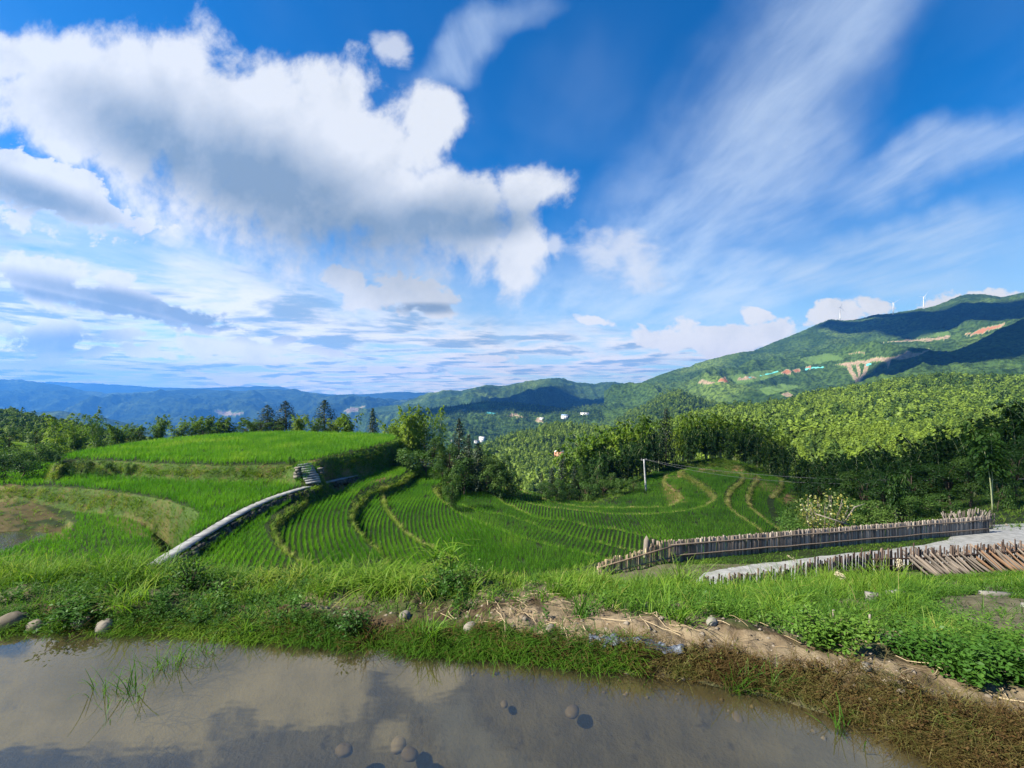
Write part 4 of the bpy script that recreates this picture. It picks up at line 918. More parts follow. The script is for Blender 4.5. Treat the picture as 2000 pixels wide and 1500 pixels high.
def broad(H=8.0, Wd=5.0, seed=0, nlobe=14, nl=3600, low=.25, leaf=.24):
    global rng
    keep = rng; rng = np.random.default_rng(seed); r = rng
    tr = MB(); t = np.linspace(0, 1, 6); top = np.array([r.normal(0, .3), r.normal(0, .3), H*.6]); tr.tube(top[None]*t[:, None] + np.stack([.08*np.sin(t*6), .08*np.cos(t*5) - .08, 0*t], 1), .18*(1 - .7*t)*H/8, 7, .4, True, .2)
    C, Nn, T = [], [], []
    for k in range(nlobe):
        a = r.uniform(0, 6.283); zf = low + (1 - low)*((k + .5)/nlobe); rr = Wd/2*math.sqrt(max(.05, 1 - ((zf - low - .38)/(.68))**2)) * r.uniform(.35, .85)
        ctr = np.array([math.cos(a)*rr, math.sin(a)*rr, H*zf*.92]); s = Wd*r.uniform(.15, .25)
        tr.tube(np.array([top*.5, (top*.75 + ctr*.35), ctr]), [.07*H/8, .04*H/8, .015], 5, .4)
        n = nl//nlobe; d = r.normal(size=(n, 3)); d /= np.linalg.norm(d, axis=1)[:, None]; d[:, 2] = np.where(d[:, 2] < -.35, -d[:, 2], d[:, 2])
        rad = s*(.55 + .5*r.random(n)**.5)
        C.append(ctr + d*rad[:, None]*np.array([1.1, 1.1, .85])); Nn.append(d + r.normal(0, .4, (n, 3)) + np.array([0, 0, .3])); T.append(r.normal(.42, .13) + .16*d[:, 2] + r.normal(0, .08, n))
    n = sum(map(len, C)); V, Fq, TT = cards(np.concatenate(C), np.concatenate(Nn), leaf*r.uniform(.7, 1.3, n), leaf*.55*r.uniform(.7, 1.3, n), None, np.concatenate(T))
    rng = keep
    return tr.mesh('trunk', BARK), (V, Fq, TT)
def crownmesh(d, mat, nm='crown'): return mesh(nm, d[0], d[1], mat, False, {'tint': d[2]})
PR = {}                                               # kind -> [(trunk mesh, crown mesh, height)]
def pr(kind, tk, H, mat, nm='crown'): PR.setdefault(kind, []).append((tk[0], crownmesh(tk[1], mat, nm), H))
for s in range(4): pr('bamboo', bamboo(10, 9 + s, 100 + s), 10, L_BAM)
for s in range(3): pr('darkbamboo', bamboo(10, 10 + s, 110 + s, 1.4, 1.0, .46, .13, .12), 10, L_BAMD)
for s in range(2): pr('column', bamboo(10, 5, 130 + s, .5, 1.35, .40, .11, .08), 10, L_BAM)
for s in range(3): pr('cedar', cedar(10, 2.6 + .3*s, 140 + s, 3600, .05, .68), 10, L_CED)
for s in range(2): pr('cedarwide', cedar(10, 3.6 + .3*s, 150 + s, 4200, .04, .58), 10, L_CED)
for s in range(3): pr('broad', broad(8, 5.2, 160 + s), 8, L_BRD)
for s in range(3): pr('bush', broad(3, 3.8, 170 + s, 12, 2600, .08, .17), 3, L_BUSH)
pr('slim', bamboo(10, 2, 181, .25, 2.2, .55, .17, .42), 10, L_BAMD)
DESC = {}
def plant(name, kind, px, ptop, Y, label, cat, group, var=None, wide=1.0, hmin=None, dz_=-.1):
    X = (px - HX)/F*Y; z0 = float(zg(X, Y)[0]) + dz_; zt = (HY - ptop)/F*Y; h = max(zt - z0, hmin or .8)
    tm, cm, H = PR[kind][(var if var is not None else rng.integers(0, 99)) % len(PR[kind])]
    s = h/H/.97; r = empty(name, (X, Y, z0), rng.uniform(0, 6.283)); r.scale = (s*wide, s*wide, s)
    tag(r, label, cat, group)
    for nm, me in (('trunk' if kind not in ('bamboo', 'darkbamboo', 'column', 'slim') else 'culms', tm), ('crown', cm)):
        c = bpy.data.objects.new(nm, me); COL.objects.link(c); c.parent = r
    return h
HT = []
def row(name, kind, items, what, cat, group, wide=1.0):
    """items: (px, top py, depth[, width[, own words]]); told apart by their place in the row when nothing else does"""
    ORD = ['first', 'second', 'third', 'fourth', 'fifth', 'sixth', 'seventh', 'eighth', 'ninth', 'tenth', 'eleventh', 'twelfth', 'thirteenth', 'fourteenth', 'fifteenth', 'sixteenth', 'seventeenth', 'eighteenth', 'nineteenth', 'twentieth']
    if group and any(k in group for k in ('knoll', 'gully', 'lowest rice')): items = [(a[0], a[1] - (20 if kind in ('bamboo', 'darkbamboo') else 6), a[2]*1.08) + tuple(a[3:]) for a in items]
    items = sorted(items, key=lambda a: a[0])
    for i, it in enumerate(items):
        w = (it[3] if len(it) > 3 and it[3] else 1.0)*wide
        lab = it[4] if len(it) > 4 else (f'{what}, {ORD[i]} from the left' if len(items) > 1 else what)
        HT.append((kind, it[0], round(plant(name, kind, it[0], it[1], it[2], lab, cat, group, i, w), 1)))

# left: behind and beside the raised field
row('bamboo_clump', 'column', [(112, 798, 54, 1.1, 'upright bright bamboo plume left of the raised field'), (188, 790, 58, 1.0, 'tall pale bamboo with a loose top left of the raised field')], '', 'bamboo', 'bamboo left of the raised field')
row('bamboo_clump', 'bamboo', [(150, 826, 60, 1.3), (232, 822, 66, 1.3), (262, 826, 70, 1.3), (308, 808, 72, 1.0), (345, 820, 76, 1.3), (375, 812, 78, 1.0), (398, 806, 80, 1.1), (425, 812, 80, 1.4), (455, 810, 82, 1.4), (500, 816, 76, 1.4), (545, 812, 78, 1.2), (585, 806, 74, 1.2), (612, 812, 72, 1.2), (655, 812, 76, 1.2), (682, 802, 76, 1.2)],
    'feathery bamboo behind the raised rice field', 'bamboo', 'bamboo behind the raised field')
row('cedar_tree', 'cedarwide', [(522, 793, 75, 1.45, 'dark cedar with a broken flat top behind the raised field'), (558, 785, 77, 1.4, 'pointed dark cedar beside the flat topped one'), (634, 784, 78, 1.35, 'lone dark cedar standing above the bamboo behind the raised field')], '', 'cedar', 'dark cedars behind the raised field')
row('broadleaf_tree', 'broad', [(20, 842, 58, 1.2), (70, 838, 62), (250, 838, 70), (272, 840, 66), (395, 838, 74, 1.5), (480, 824, 72, 1.5), (508, 822, 72, 1.5), (535, 826, 73, 1.5), (575, 828, 74, 1.5), (640, 828, 75, 1.5)], 'dark rounded tree along the edge of the raised field', 'tree', 'rounded trees along the raised field')
row('bush', 'bush', [(-30, 868, 46, 1.5), (10, 880, 44, 1.6), (60, 870, 48, 1.6), (100, 878, 52, 1.4), (40, 888, 40, 1.3), (150, 866, 60, 1.5), (205, 862, 62, 1.5)], 'grey green bush beside the left end of the raised field', 'bush', 'bushes left of the raised field')
row('bush', 'bush', [(566, 897, 39.3, .55, 'small dark bush at the head of the stone stairs'), (575, 925, 38.8, .5, 'leafy plant beside the left stone pillar')], '', 'bush', 'bushes beside the stairs')
row('bush', 'bush', [(118, 897, 41.6, .9), (160, 900, 41.0, .8), (205, 902, 40.4, .7), (255, 905, 40.2, .7)], 'dense shrub on the bank under the raised field', 'bush', 'shrubs on the bank of the raised field')
# centre cluster
row('bamboo_clump', 'bamboo', [(760, 812, 74, .9, 'pale thin bamboo behind the red earth gap'), (798, 785, 62, .75, 'tall bamboo with slim bare culms at the end of the raised field'), (780, 822, 63, .9, 'low bright bamboo leaning at the end of the raised field'), (818, 800, 64, .8, 'bamboo right of the tall bare culmed one'),
    (868, 862, 58, .8, 'drooping fern like bamboo before the dark cedars'), (700, 838, 72, .9, 'short bamboo left of the small dark cedar')], '', 'bamboo', 'bamboo at the end of the raised field')
row('bamboo_clump', 'column', [(856, 784, 62, .95, 'bright feathery plume of bamboo taller than its neighbours')], '', 'bamboo', 'bamboo at the end of the raised field')
row('cedar_tree', 'cedar', [(728, 800, 76, .9, 'slim dark cedar left of the tall bamboo'), (829, 822, 68, .8, 'thin dark cedar between two tall bamboos'), (897, 822, 58, .85, 'tall black green cedar below the bamboo plume'), (915, 852, 57, .9, 'black green cedar in front of the tallest of the cluster'), (934, 868, 56, 1.3, 'stubby black cedar beside the valley view')], '', 'cedar', 'dark cedars at the end of the raised field')
row('broadleaf_tree', 'broad', [(848, 855, 57, .9), (880, 868, 56, .9), (965, 884, 57, .9), (985, 890, 60, .8)], 'dark leafy tree at the valley end of the rice fields', 'tree', 'leafy trees at the valley end')
row('bush', 'bush', [(800, 880, 55, 1.2), (830, 890, 54, 1.1), (862, 905, 53, .9), (905, 900, 54, .9), (950, 912, 55, .9), (980, 922, 56, .9), (1003, 934, 57, .8)], 'dark bush on the slope below the cedars', 'bush', 'bushes below the cedars')
row('bush', 'bush', [(882, 925, 47, .5), (880, 945, 43, .45), (1065, 945, 58, .8), (1085, 940, 60, .9)], 'small bush on the edge of a rice terrace', 'bush', 'bushes on the terrace edges')
# gully and knoll: right hand row
row('cedar_tree', 'cedar', [(1078, 922, 59), (1098, 905, 60, 1.0), (1122, 918, 62), (1058, 930, 60, .8)], 'dark pointed cedar low in the gully beside the rice', 'cedar', 'cedars in the gully')
row('cedar_tree', 'cedarwide', [(1301, 808, 82, .72, 'tallest dark conifer rising above the bamboo behind the knoll')], '', 'cedar', 'cedars behind the knoll')
row('bamboo_clump', 'bamboo', [(1118, 880, 78), (1142, 866, 80), (1168, 856, 80, 1.1), (1196, 846, 80), (1222, 842, 78, 1.1), (1246, 834, 80), (1272, 822, 84), (1330, 822, 86), (1352, 828, 84), (1378, 826, 86, 1.1), (1408, 820, 86), (1436, 830, 84), (1462, 832, 86, 1.1), (1492, 846, 84), (1520, 860, 82)],
    'bright topped bamboo behind the terraced knoll', 'bamboo', 'bamboo behind the knoll')
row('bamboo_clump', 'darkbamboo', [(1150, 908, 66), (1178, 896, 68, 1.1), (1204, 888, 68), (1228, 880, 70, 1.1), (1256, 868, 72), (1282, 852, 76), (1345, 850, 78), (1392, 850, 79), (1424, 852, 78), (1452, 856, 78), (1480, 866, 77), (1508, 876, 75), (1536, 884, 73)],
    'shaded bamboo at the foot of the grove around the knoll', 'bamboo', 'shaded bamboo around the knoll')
row('broadleaf_tree', 'broad', [(1132, 925, 61, .8), (1165, 925, 62, .9), (1192, 930, 62, .8)], 'dark leafy tree at the edge of the lowest rice', 'tree', 'leafy trees at the lowest rice')
row('bush', 'bush', [(1110, 955, 58, 1.0), (1145, 948, 59, 1.1), (1180, 945, 60, 1.0), (1212, 942, 60, 1.0), (1237, 938, 61, .8)], 'grey green bush lining the lowest rice terrace', 'bush', 'bushes lining the lowest rice')
# right hand shaded wood
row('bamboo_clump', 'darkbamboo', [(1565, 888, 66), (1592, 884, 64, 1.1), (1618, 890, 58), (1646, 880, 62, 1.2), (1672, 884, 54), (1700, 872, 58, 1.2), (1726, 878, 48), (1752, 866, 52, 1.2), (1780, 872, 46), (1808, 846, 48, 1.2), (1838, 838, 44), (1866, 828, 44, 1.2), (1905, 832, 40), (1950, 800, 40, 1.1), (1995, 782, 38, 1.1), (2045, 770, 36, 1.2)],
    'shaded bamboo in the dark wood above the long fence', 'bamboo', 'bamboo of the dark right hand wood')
row('broadleaf_tree', 'broad', [(1602, 930, 46, 1.1), (1640, 935, 42), (1690, 922, 40, 1.2), (1735, 925, 36, 1.1), (1775, 915, 36, 1.2), (1815, 905, 36, 1.2), (1858, 900, 33, 1.2), (1895, 895, 32, 1.1), (1985, 880, 32, 1.2), (2030, 860, 30, 1.2)],
    'dark leafy tree in the shade behind the long fence', 'tree', 'leafy trees behind the long fence')
row('bush', 'bush', [(1560, 985, 40, 1.1), (1580, 1000, 36, 1.0), (1650, 985, 32, 1.2), (1690, 985, 29, 1.2), (1725, 985, 27, 1.2), (1765, 985, 27, 1.1), (1800, 975, 28, 1.2), (1840, 970, 28, 1.1), (1985, 985, 28, 1.3), (2040, 960, 27, 1.4)],
    'low dark bush just behind the long fence', 'bush', 'bushes behind the long fence')
row('slim_tree', 'slim', [(1942, 812, 26, 1.0, 'slim bare stemmed tree right of the fence end'), (1748, 905, 27, .7, 'thin leaning stem standing close behind the fence')], '', 'tree', 'slim stems by the fence end')
row('bush', 'bush', [(1948, 925, 26.2, .55, 'round leaf clump hanging on the slim stem')], '', 'bush', None)
print('heights', [h for h in HT if h[2] > 14 or h[2] < 1.2])

# ------------------------------------------------------------------ far woods, each one mass
def far_protos(kind, mul=1, sm=1.0):
    out = []
    for s in range(4):
        r = np.random.default_rng(500 + s + 10*kind)
        if kind == 0:                                 # rounded
            n = 60*mul; d = r.normal(size=(n, 3)); d /= np.linalg.norm(d, axis=1)[:, None]; d[:, 2] = np.abs(d[:, 2])*1.15 - .25
            c = d*np.array([.34, .34, .44])*r.uniform(.7, 1.1, (n, 1)) + np.array([0, 0, .5]); nn = d + r.normal(0, .3, (n, 3)); sz = r.uniform(.13, .25, n)
        elif kind == 1:                               # conifer
            n = 56*mul; f = r.random(n)**1.3; a = r.uniform(0, 6.283, n); rr = .26*(1 - f)**.8 + .02
            c = np.stack([np.cos(a)*rr, np.sin(a)*rr, .12 + .86*f], 1); nn = np.stack([np.cos(a), np.sin(a), np.full(n, .7)], 1) + r.normal(0, .25, (n, 3)); sz = (.22 - .13*f)
        else:                                         # feathery bamboo
            n = 64*mul; f = r.random(n); a = r.uniform(0, 6.283, n); rr = .30*np.sin(np.pi*(.15 + .8*f))*r.uniform(.5, 1.1, n)
            c = np.stack([np.cos(a)*rr, np.sin(a)*rr, .15 + .85*f], 1); nn = np.stack([np.cos(a)*.7, np.sin(a)*.7, np.full(n, .8)], 1) + r.normal(0, .4, (n, 3)); sz = r.uniform(.10, .20, n)
        keep = globals()['rng']; globals()['rng'] = r
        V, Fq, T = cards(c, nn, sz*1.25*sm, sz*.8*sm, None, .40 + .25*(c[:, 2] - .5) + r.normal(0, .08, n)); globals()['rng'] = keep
        out.append((V, Fq, T))
    return out
FPR = [far_protos(k) for k in range(3)]
L_FAR = leafmat('far wood leaf', [(0, (.012, .034, .008)), (.35, (.032, .070, .012)), (.65, (.075, .125, .018)), (1, (.165, .235, .028))], .34, 0, .02, gloss=.01)
FPN = [far_protos(k, 4, .52) for k in range(3)]
def forest(name, loftname, n, hrange, mixp, tint, label, cull=None, mat=None, tvar=.30):
    X, Y, Z, vx, vy, so = LOFT[loftname]
    a = np.abs((np.roll(X, -1, 1) - X)*(np.roll(Y, -1, 0) - Y))[:-1, :-1]
    w = a*(so[:-1, :-1] < .1)
    w *= (vx[:-1, :-1] > -60) & (vx[:-1, :-1] < 2060)
    if cull is not None: w = w*cull(vx[:-1, :-1], vy[:-1, :-1])
    w = w*(.25 + .75*sstep(fbm(X[:-1, :-1]/22, Y[:-1, :-1]/22, 730, 4), .36, .52))
    w = w.ravel()/w.sum(); idx = rng.choice(w.size, n, p=w); nc = X.shape[1] - 1; r_, c_ = idx//nc, idx % nc; fr = rng.random(n); fc = rng.random(n)
    def L(A): return (A[r_, c_]*(1-fc) + A[r_, c_+1]*fc)*(1-fr) + (A[r_+1, c_]*(1-fc) + A[r_+1, c_+1]*fc)*fr
    p = np.stack([L(X), L(Y), L(Z)], 1); rel = fbm(p[:, 0]/45, p[:, 1]/45, 700, 3)
    kind = np.zeros(n, int); u = rng.random(n) + 1.9*(rel - .5); kind[u > mixp[0]] = 1; kind[u > mixp[0] + mixp[1]] = 2
    Vs, Fs, Ts = [], [], []; n0 = 0
    for k in range(3):
      for near in (0, 1):
        m = (kind == k) & ((p[:, 1] < 240) == bool(near)); q = m.sum()
        if not q: continue
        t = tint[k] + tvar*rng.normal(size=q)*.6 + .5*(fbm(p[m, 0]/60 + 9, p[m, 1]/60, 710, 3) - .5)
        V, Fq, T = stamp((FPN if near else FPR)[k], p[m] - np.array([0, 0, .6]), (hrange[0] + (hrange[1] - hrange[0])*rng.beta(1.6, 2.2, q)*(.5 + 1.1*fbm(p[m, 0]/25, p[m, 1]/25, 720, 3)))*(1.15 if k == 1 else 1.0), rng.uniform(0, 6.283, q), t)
        Vs.append(V); Fs.append(Fq + n0); Ts.append(T); n0 += len(V)
    tag(obj(name, mesh(name, np.concatenate(Vs), np.concatenate(Fs), mat or L_FAR, False, {'tint': np.concatenate(Ts)})), label, 'wood', None, 'stuff')
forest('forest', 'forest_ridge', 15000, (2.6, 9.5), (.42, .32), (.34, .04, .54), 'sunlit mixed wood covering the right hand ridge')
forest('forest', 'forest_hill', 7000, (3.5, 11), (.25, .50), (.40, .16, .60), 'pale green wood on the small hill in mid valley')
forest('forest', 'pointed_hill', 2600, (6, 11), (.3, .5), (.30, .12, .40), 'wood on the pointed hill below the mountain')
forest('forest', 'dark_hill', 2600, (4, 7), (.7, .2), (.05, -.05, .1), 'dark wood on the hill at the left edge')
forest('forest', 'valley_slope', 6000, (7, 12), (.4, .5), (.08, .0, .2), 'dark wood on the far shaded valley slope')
# ------------------------------------------------------------------ vegetation of the bank
def px_of(X, Y): return HX + X/Y*F
def sample_bank(n, p0, p1, y0, y1, dens):
    """random ground points between two sight columns and depths, thinned by dens(px, Y, X)"""
    out = [np.zeros((0, 3))]; got = 0
    while got < n:
        q = n*3; px = rng.uniform(p0, p1, q); Y = np.sqrt(rng.uniform(y0**2, y1**2, q)); X = (px - HX)/F*Y
        k = rng.random(q) < dens(px, Y, X); s = np.stack([px[k], Y[k], X[k]], 1); out.append(s); got += len(s)
    s = np.concatenate(out)[:n]; return s[:, 0], s[:, 1], s[:, 2]
def knot(px, k): return np.interp(px, NPX, KY[k])
plotpoly = plotw
def free(px, Y, X):                                    # 1 where plants may grow
    d = Y - yw_of(px)
    lip, tr = knot(px, 3), knot(px, 4)
    sandy = sstep(px, 900, 1120)*sstep(Y, lip - .05, lip + .03)*(1 - sstep(Y, tr, tr + .25 + .3*(1 - sstep(px, 1000, 1250))))
    w = (d > .04) * (1 - .96*sandy)
    w = w * (1 - .93*inpoly(X, Y, plotpoly))
    return w
def blade_stuff(name, px, Y, X, h, w, tint, mat, label, cat, lean=(.1, .7), droop=(.1, .7), seg=4, clump=6, spread=.03):
    n = len(px)
    base = np.stack([X, Y, zg(X, Y) - .01], 1); pos = np.repeat(base, clump, 0); m = n*clump
    pos[:, :2] += rng.normal(0, 1, (m, 2))*np.repeat(np.broadcast_to(spread, (n,)), clump)[:, None]
    hh = np.repeat(h, clump)*rng.uniform(.45, 1.15, m); ww = np.repeat(w, clump)*rng.uniform(.6, 1.3, m)
    V, Fq, T = blades(pos, hh, ww, rng.uniform(0, 6.283, m), rng.uniform(*lean, m), rng.uniform(*droop, m), seg, np.repeat(tint, clump) + rng.normal(0, .09, m))
    return tag(obj(name, mesh(name, V, Fq, mat, False, {'tint': T})), label, cat, None, 'stuff')
def patchy(X, Y, s, f=1.2, lo=.4, hi=.6): return sstep(fbm(X*f, Y*f, s, 4), lo, hi)

# grass on the bank left of the sandy stretch, thickest along the crest
def d_left(px, Y, X):
    cr = knot(px, 6); lip = knot(px, 3)
    return free(px, Y, X) * (.25 + .75*patchy(X, Y, 401)) * (.55 + .45*sstep(Y, lip + .1, cr - .1)) * (1 - sstep(px, 1200, 1330))
px, Y, X = sample_bank(14000, -620, 1330, 3.3, 7.4, d_left)
cr = knot(px, 6); rel = sstep(Y, knot(px, 3), cr)
blade_stuff('bank_grass', px, Y, X, (.07 + (.15 - .06*sstep(px, 330, 450))*rel)*rng.uniform(.6, 1.5, len(px))*(.75 + .5*patchy(X, Y, 402, .9)), .0055 + .001*Y/4 + 0*px, .46 + .22*(rel - .5) + .6*(fbm(X*1.3, Y*1.3, 403, 4) - .5) + .45*(rng.random(len(px)) < .06), M_GRASS,
    'green grass covering the bank beside the pond', 'grass')
# tall blades standing on the crest against the rice
def d_crest(px, Y, X): return (.10 + .90*patchy(X, Y, 411, 1.6, .45, .60)) * (1 - .8*sstep(px, 880, 960)*(1 - sstep(px, 1060, 1100)))
px, Y, X = sample_bank(1500, -620, 1330, 4.55, 5.9, d_crest)
blade_stuff('crest_grass', px, Y, X, (.30 - .13*sstep(px, 330, 450))*rng.uniform(.5, 1.35, len(px)), .0085 + 0*px, .62 + rng.normal(0, .10, len(px)), M_GRASS, 'tall bright grass along the crest of the bank', 'grass', (.1, .6), (.2, 1.0), 5, 9, .05)
# the slope at the right down to the low fence
def d_right(px, Y, X):
    t = knot(px, 4)
    return free(px, Y, X) * sstep(px, 1120, 1300) * sstep(Y, t, t + .35) * (.35 + .65*patchy(X, Y, 421, .9)) * (1 - .5*sstep(px, 1740, 1800)*sstep(Y, 6, 8)) * (Y < 12.6 + (px - 1400)/300)
px, Y, X = sample_bank(19000, 1120, 2620, 3.0, 14.5, d_right)
tallz = sstep(px, 1420, 1480)*(1 - sstep(px, 1720, 1790))*sstep(Y, 6.5, 8)
blade_stuff('slope_grass', px, Y, X, (.13 + .09*sstep(Y, 4, 8) + .12*tallz - .05*sstep(Y, 9, 11) - .06*sstep(px, 1780, 1850)*sstep(Y, 6, 8))*rng.uniform(.5, 1.5, len(px))*(.55 + 1.0*patchy(X, Y, 424, 1.3, .38, .64)), .006*np.clip(Y/4.5, .8, 2.2), .42 + .18*tallz + .7*(fbm(X*.8, Y*.8, 423, 4) - .5) + .45*(rng.random(len(px)) < .05), M_GRASS,
    'lush grass on the slope between the pond and the low fence', 'grass', (.05, .5), (.1, .8))
# short turf beside the gravel track
def d_turf(px, Y, X): return sstep(px, 1290, 1330)*(.4 + .6*patchy(X, Y, 431, .7))
px, Y, X = sample_bank(9000, 1290, 2200, 12.5, 21.5, d_turf)
TRACKFAR = [(1250,13.3),(1340,13.8),(1375,15.3),(1450,15.95),(1600,16.9),(1700,17.5),(1800,18.3),(1850,19.0),(1885,21.6),(2300,22.2)]
TRACKNEAR = [(1250,12.9),(1371,13.3),(1516,14.1),(1643,15.1),(1720,15.6),(1813,16.1),(2000,16.7),(2300,17.2)]
tf = np.interp(px, [a for a, b in TRACKFAR], [b for a, b in TRACKFAR]); tn = np.interp(px, [a for a, b in TRACKNEAR], [b for a, b in TRACKNEAR])
k = (Y > tf + rng.normal(0, .13, len(px))) | (Y < tn - .1) | (rng.random(len(px)) < .012)
k &= Y < 22
px, Y, X = px[k], Y[k], X[k]
blade_stuff('track_turf', px, Y, X, .07*rng.uniform(.5, 1.6, len(px)), .016 + 0*px, .50 + .5*(fbm(X*.8, Y*.8, 433, 3) - .5), M_GRASS, 'short worn turf between the gravel track and the long fence', 'grass', (.2, .9), (.1, .6), 2, 7, .10)
# brown herbs hanging on the bank face
def d_face(px, Y, X):
    d = Y - yw_of(px); lip = knot(px, 3)
    return (d > -.03)*(1 - sstep(Y, lip - .10, lip + .03))*(.35 + .65*patchy(X, Y, 441, 2.2))*(.08 + .92*sstep(px, 700, 1350))
px, Y, X = sample_bank(4300, -620, 2450, 1.5, 4.0, d_face)
blade_stuff('bank_herbs', px, Y, X, .085*rng.uniform(.25, 1.9, len(px)), .0042 + 0*px, .40 + .65*(fbm(X*1.8, Y*1.8, 443, 4) - .5) - .0*px, M_DRY, 'brown and reddish herbs hanging on the bank above the water', 'herbs', (.2, 1.0), (.2, 1.0), 3, 7, .03)
px, Y, X = sample_bank(6500, -620, 1250, 2.6, 4.0, lambda px, Y, X: d_face(px, Y, X)*(1.6 - 1.2*sstep(px, 800, 1250)))
blade_stuff('bank_moss', px, Y, X, .07*rng.uniform(.4, 1.5, len(px)), .0055 + 0*px, .30 + .6*(fbm(X*2, Y*2, 446, 3) - .5), M_GRASS, 'dark green tangle on the shaded bank face', 'grass', (.3, 1.1), (.3, 1.2), 3, 7, .03)

# leafy weeds
def weed_proto(seed, h=1.0, nl=22, ll=.30, lw=.13, erect=.35, stem=True):
    r = np.random.default_rng(seed); C, Nn, U, L_ = [], [], [], []
    for st in range(3):
        a0 = r.uniform(0, 6.283); ln = r.uniform(.1, .45); hh = h*r.uniform(.65, 1)
        for i in range(nl//3):
            f = .15 + .85*(i + r.random())/(nl//3); a = a0 + i*2.4 + r.normal(0, .4); l = ll*(1.1 - .55*f)*r.uniform(.7, 1.2)
            b = np.array([math.cos(a), math.sin(a)]); root = np.array([math.cos(a0)*ln*f, math.sin(a0)*ln*f, hh*f])
            C.append(root + np.array([b[0]*l*.5, b[1]*l*.5, l*erect*.4])); U.append([b[0], b[1], erect - .3*r.random()]); Nn.append([-b[0]*erect + r.normal(0, .25), -b[1]*erect + r.normal(0, .25), 1]); L_.append(l)
    L_ = np.array(L_)
    keep = globals()['rng']; globals()['rng'] = r
    V, Fq, T = cards(np.array(C), np.array(Nn, float), L_, L_*lw/ll, np.array(U, float), .45 + r.normal(0, .12, len(C)), .12)
    globals()['rng'] = keep
    return V, Fq, T
WEED = [weed_proto(600 + i) for i in range(6)] + [weed_proto(620 + i, 1.0, 30, .22, .07) for i in range(3)]
def weeds(name, n, p0, p1, y0, y1, dens, hr, tint, label, mat=M_WEED, protos=WEED):
    px, Y, X = sample_bank(n, p0, p1, y0, y1, dens)
    t = tint + .5*(fbm(X*1.1, Y*1.1, 461, 3) - .5) + rng.normal(0, .08, n)
    V, Fq, T = stamp(protos, np.stack([X, Y, zg(X, Y) - .01], 1), rng.uniform(*hr, n), rng.uniform(0, 6.283, n), t)
    tag(obj(name, mesh(name, V, Fq, mat, False, {'tint': T})), label, 'weeds', None, 'stuff')
weeds('bank_weeds', 3000, -620, 1350, 3.4, 6.0, lambda px, Y, X: free(px, Y, X)*patchy(X, Y, 451, 1.4, .42, .6)*(1 - .7*sstep(px, 880, 980)), (.05, .19), .0, 'low leafy weeds among the bank grass')
weeds('slope_weeds', 5200, 1150, 2620, 2.6, 8.5, lambda px, Y, X: free(px, Y, X)*sstep(Y, knot(px, 4) + .02, knot(px, 4) + .3)*(.12 + .88*patchy(X, Y, 453, 1.0, .45, .6))*(.35 + .65*sstep(px, 1700, 1850)), (.08, .24), .06, 'leafy green weeds on the right hand slope')
weeds('dry_weeds', 2600, 450, 2450, 1.6, 4.2, lambda px, Y, X: d_face(px, Y, X), (.04, .12), .05, 'small brown leaved weeds on the pond bank', M_DRY)
weeds('shade_weeds', 2200, -620, 700, 3.2, 4.2, lambda px, Y, X: d_face(px, Y, X), (.04, .11), -.12, 'dark small leaved creeper on the shaded bank')

# fallen dry stalks on the bare stretch
def stalks():
    b = MB()
    for i in range(260):
        px = rng.uniform(850, 2100) if i > 90 else rng.uniform(920, 1130); Y = rng.uniform(knot(px, 3) + .02, knot(px, 5) + (.5 if i < 90 else 0)); X = (px - HX)/F*Y; z = zg(X, Y)[0]
        a = rng.uniform(0, 6.283); l = rng.uniform(.05, .28); t = np.linspace(-.5, .5, 5)
        bx = rng.normal(0, .15)
        P_ = np.stack([X + l*(np.cos(a)*t - np.sin(a)*bx*t*t), Y + l*(np.sin(a)*t + np.cos(a)*bx*t*t), np.zeros(5)], 1); P_[:, 2] = zg(P_[:, 0], P_[:, 1]) + .012 + rng.uniform(0, .02)
        b.tube(P_, .0028, 4, rng.random(), False)
    o = b.build('dry_stalks', tintmat('straw', [(0, (.16, .11, .06)), (1, (.45, .36, .22))], .8, 20, .3)); tag(o, 'dead straw stalks lying on the bare earth of the bank', 'straw', None, 'stuff')
stalks()
def pebbles():
    b = MB()
    for i in range(800):
        px = rng.uniform(600, 2300); Y = rng.uniform(yw_of(px) - .15, knot(px, 5)); X = (px - HX)/F*Y; s = rng.uniform(.006, .024)*(1.6 if rng.random() < .08 else 1)
        z = zg(X, Y)[0]; d = np.array([[1,0,0],[-1,0,0],[0,1,0],[0,-1,0],[0,0,1],[0,0,-1.]])*rng.uniform(.6, 1.2, (6, 1))*s*np.array([1.2, 1, .7]) + [X, Y, z]
        b.add(d, (), [[0,2,4],[2,1,4],[1,3,4],[3,0,4],[2,0,5],[1,2,5],[3,1,5],[0,3,5]], rng.random())
    tag(b.build('pebbles', tintmat('pebble', [(0, (.075, .058, .040)), (1, (.21, .18, .14))], .9, 30, .3), None, True), 'small pebbles and clods scattered on the bank', 'pebbles', None, 'stuff')
pebbles()

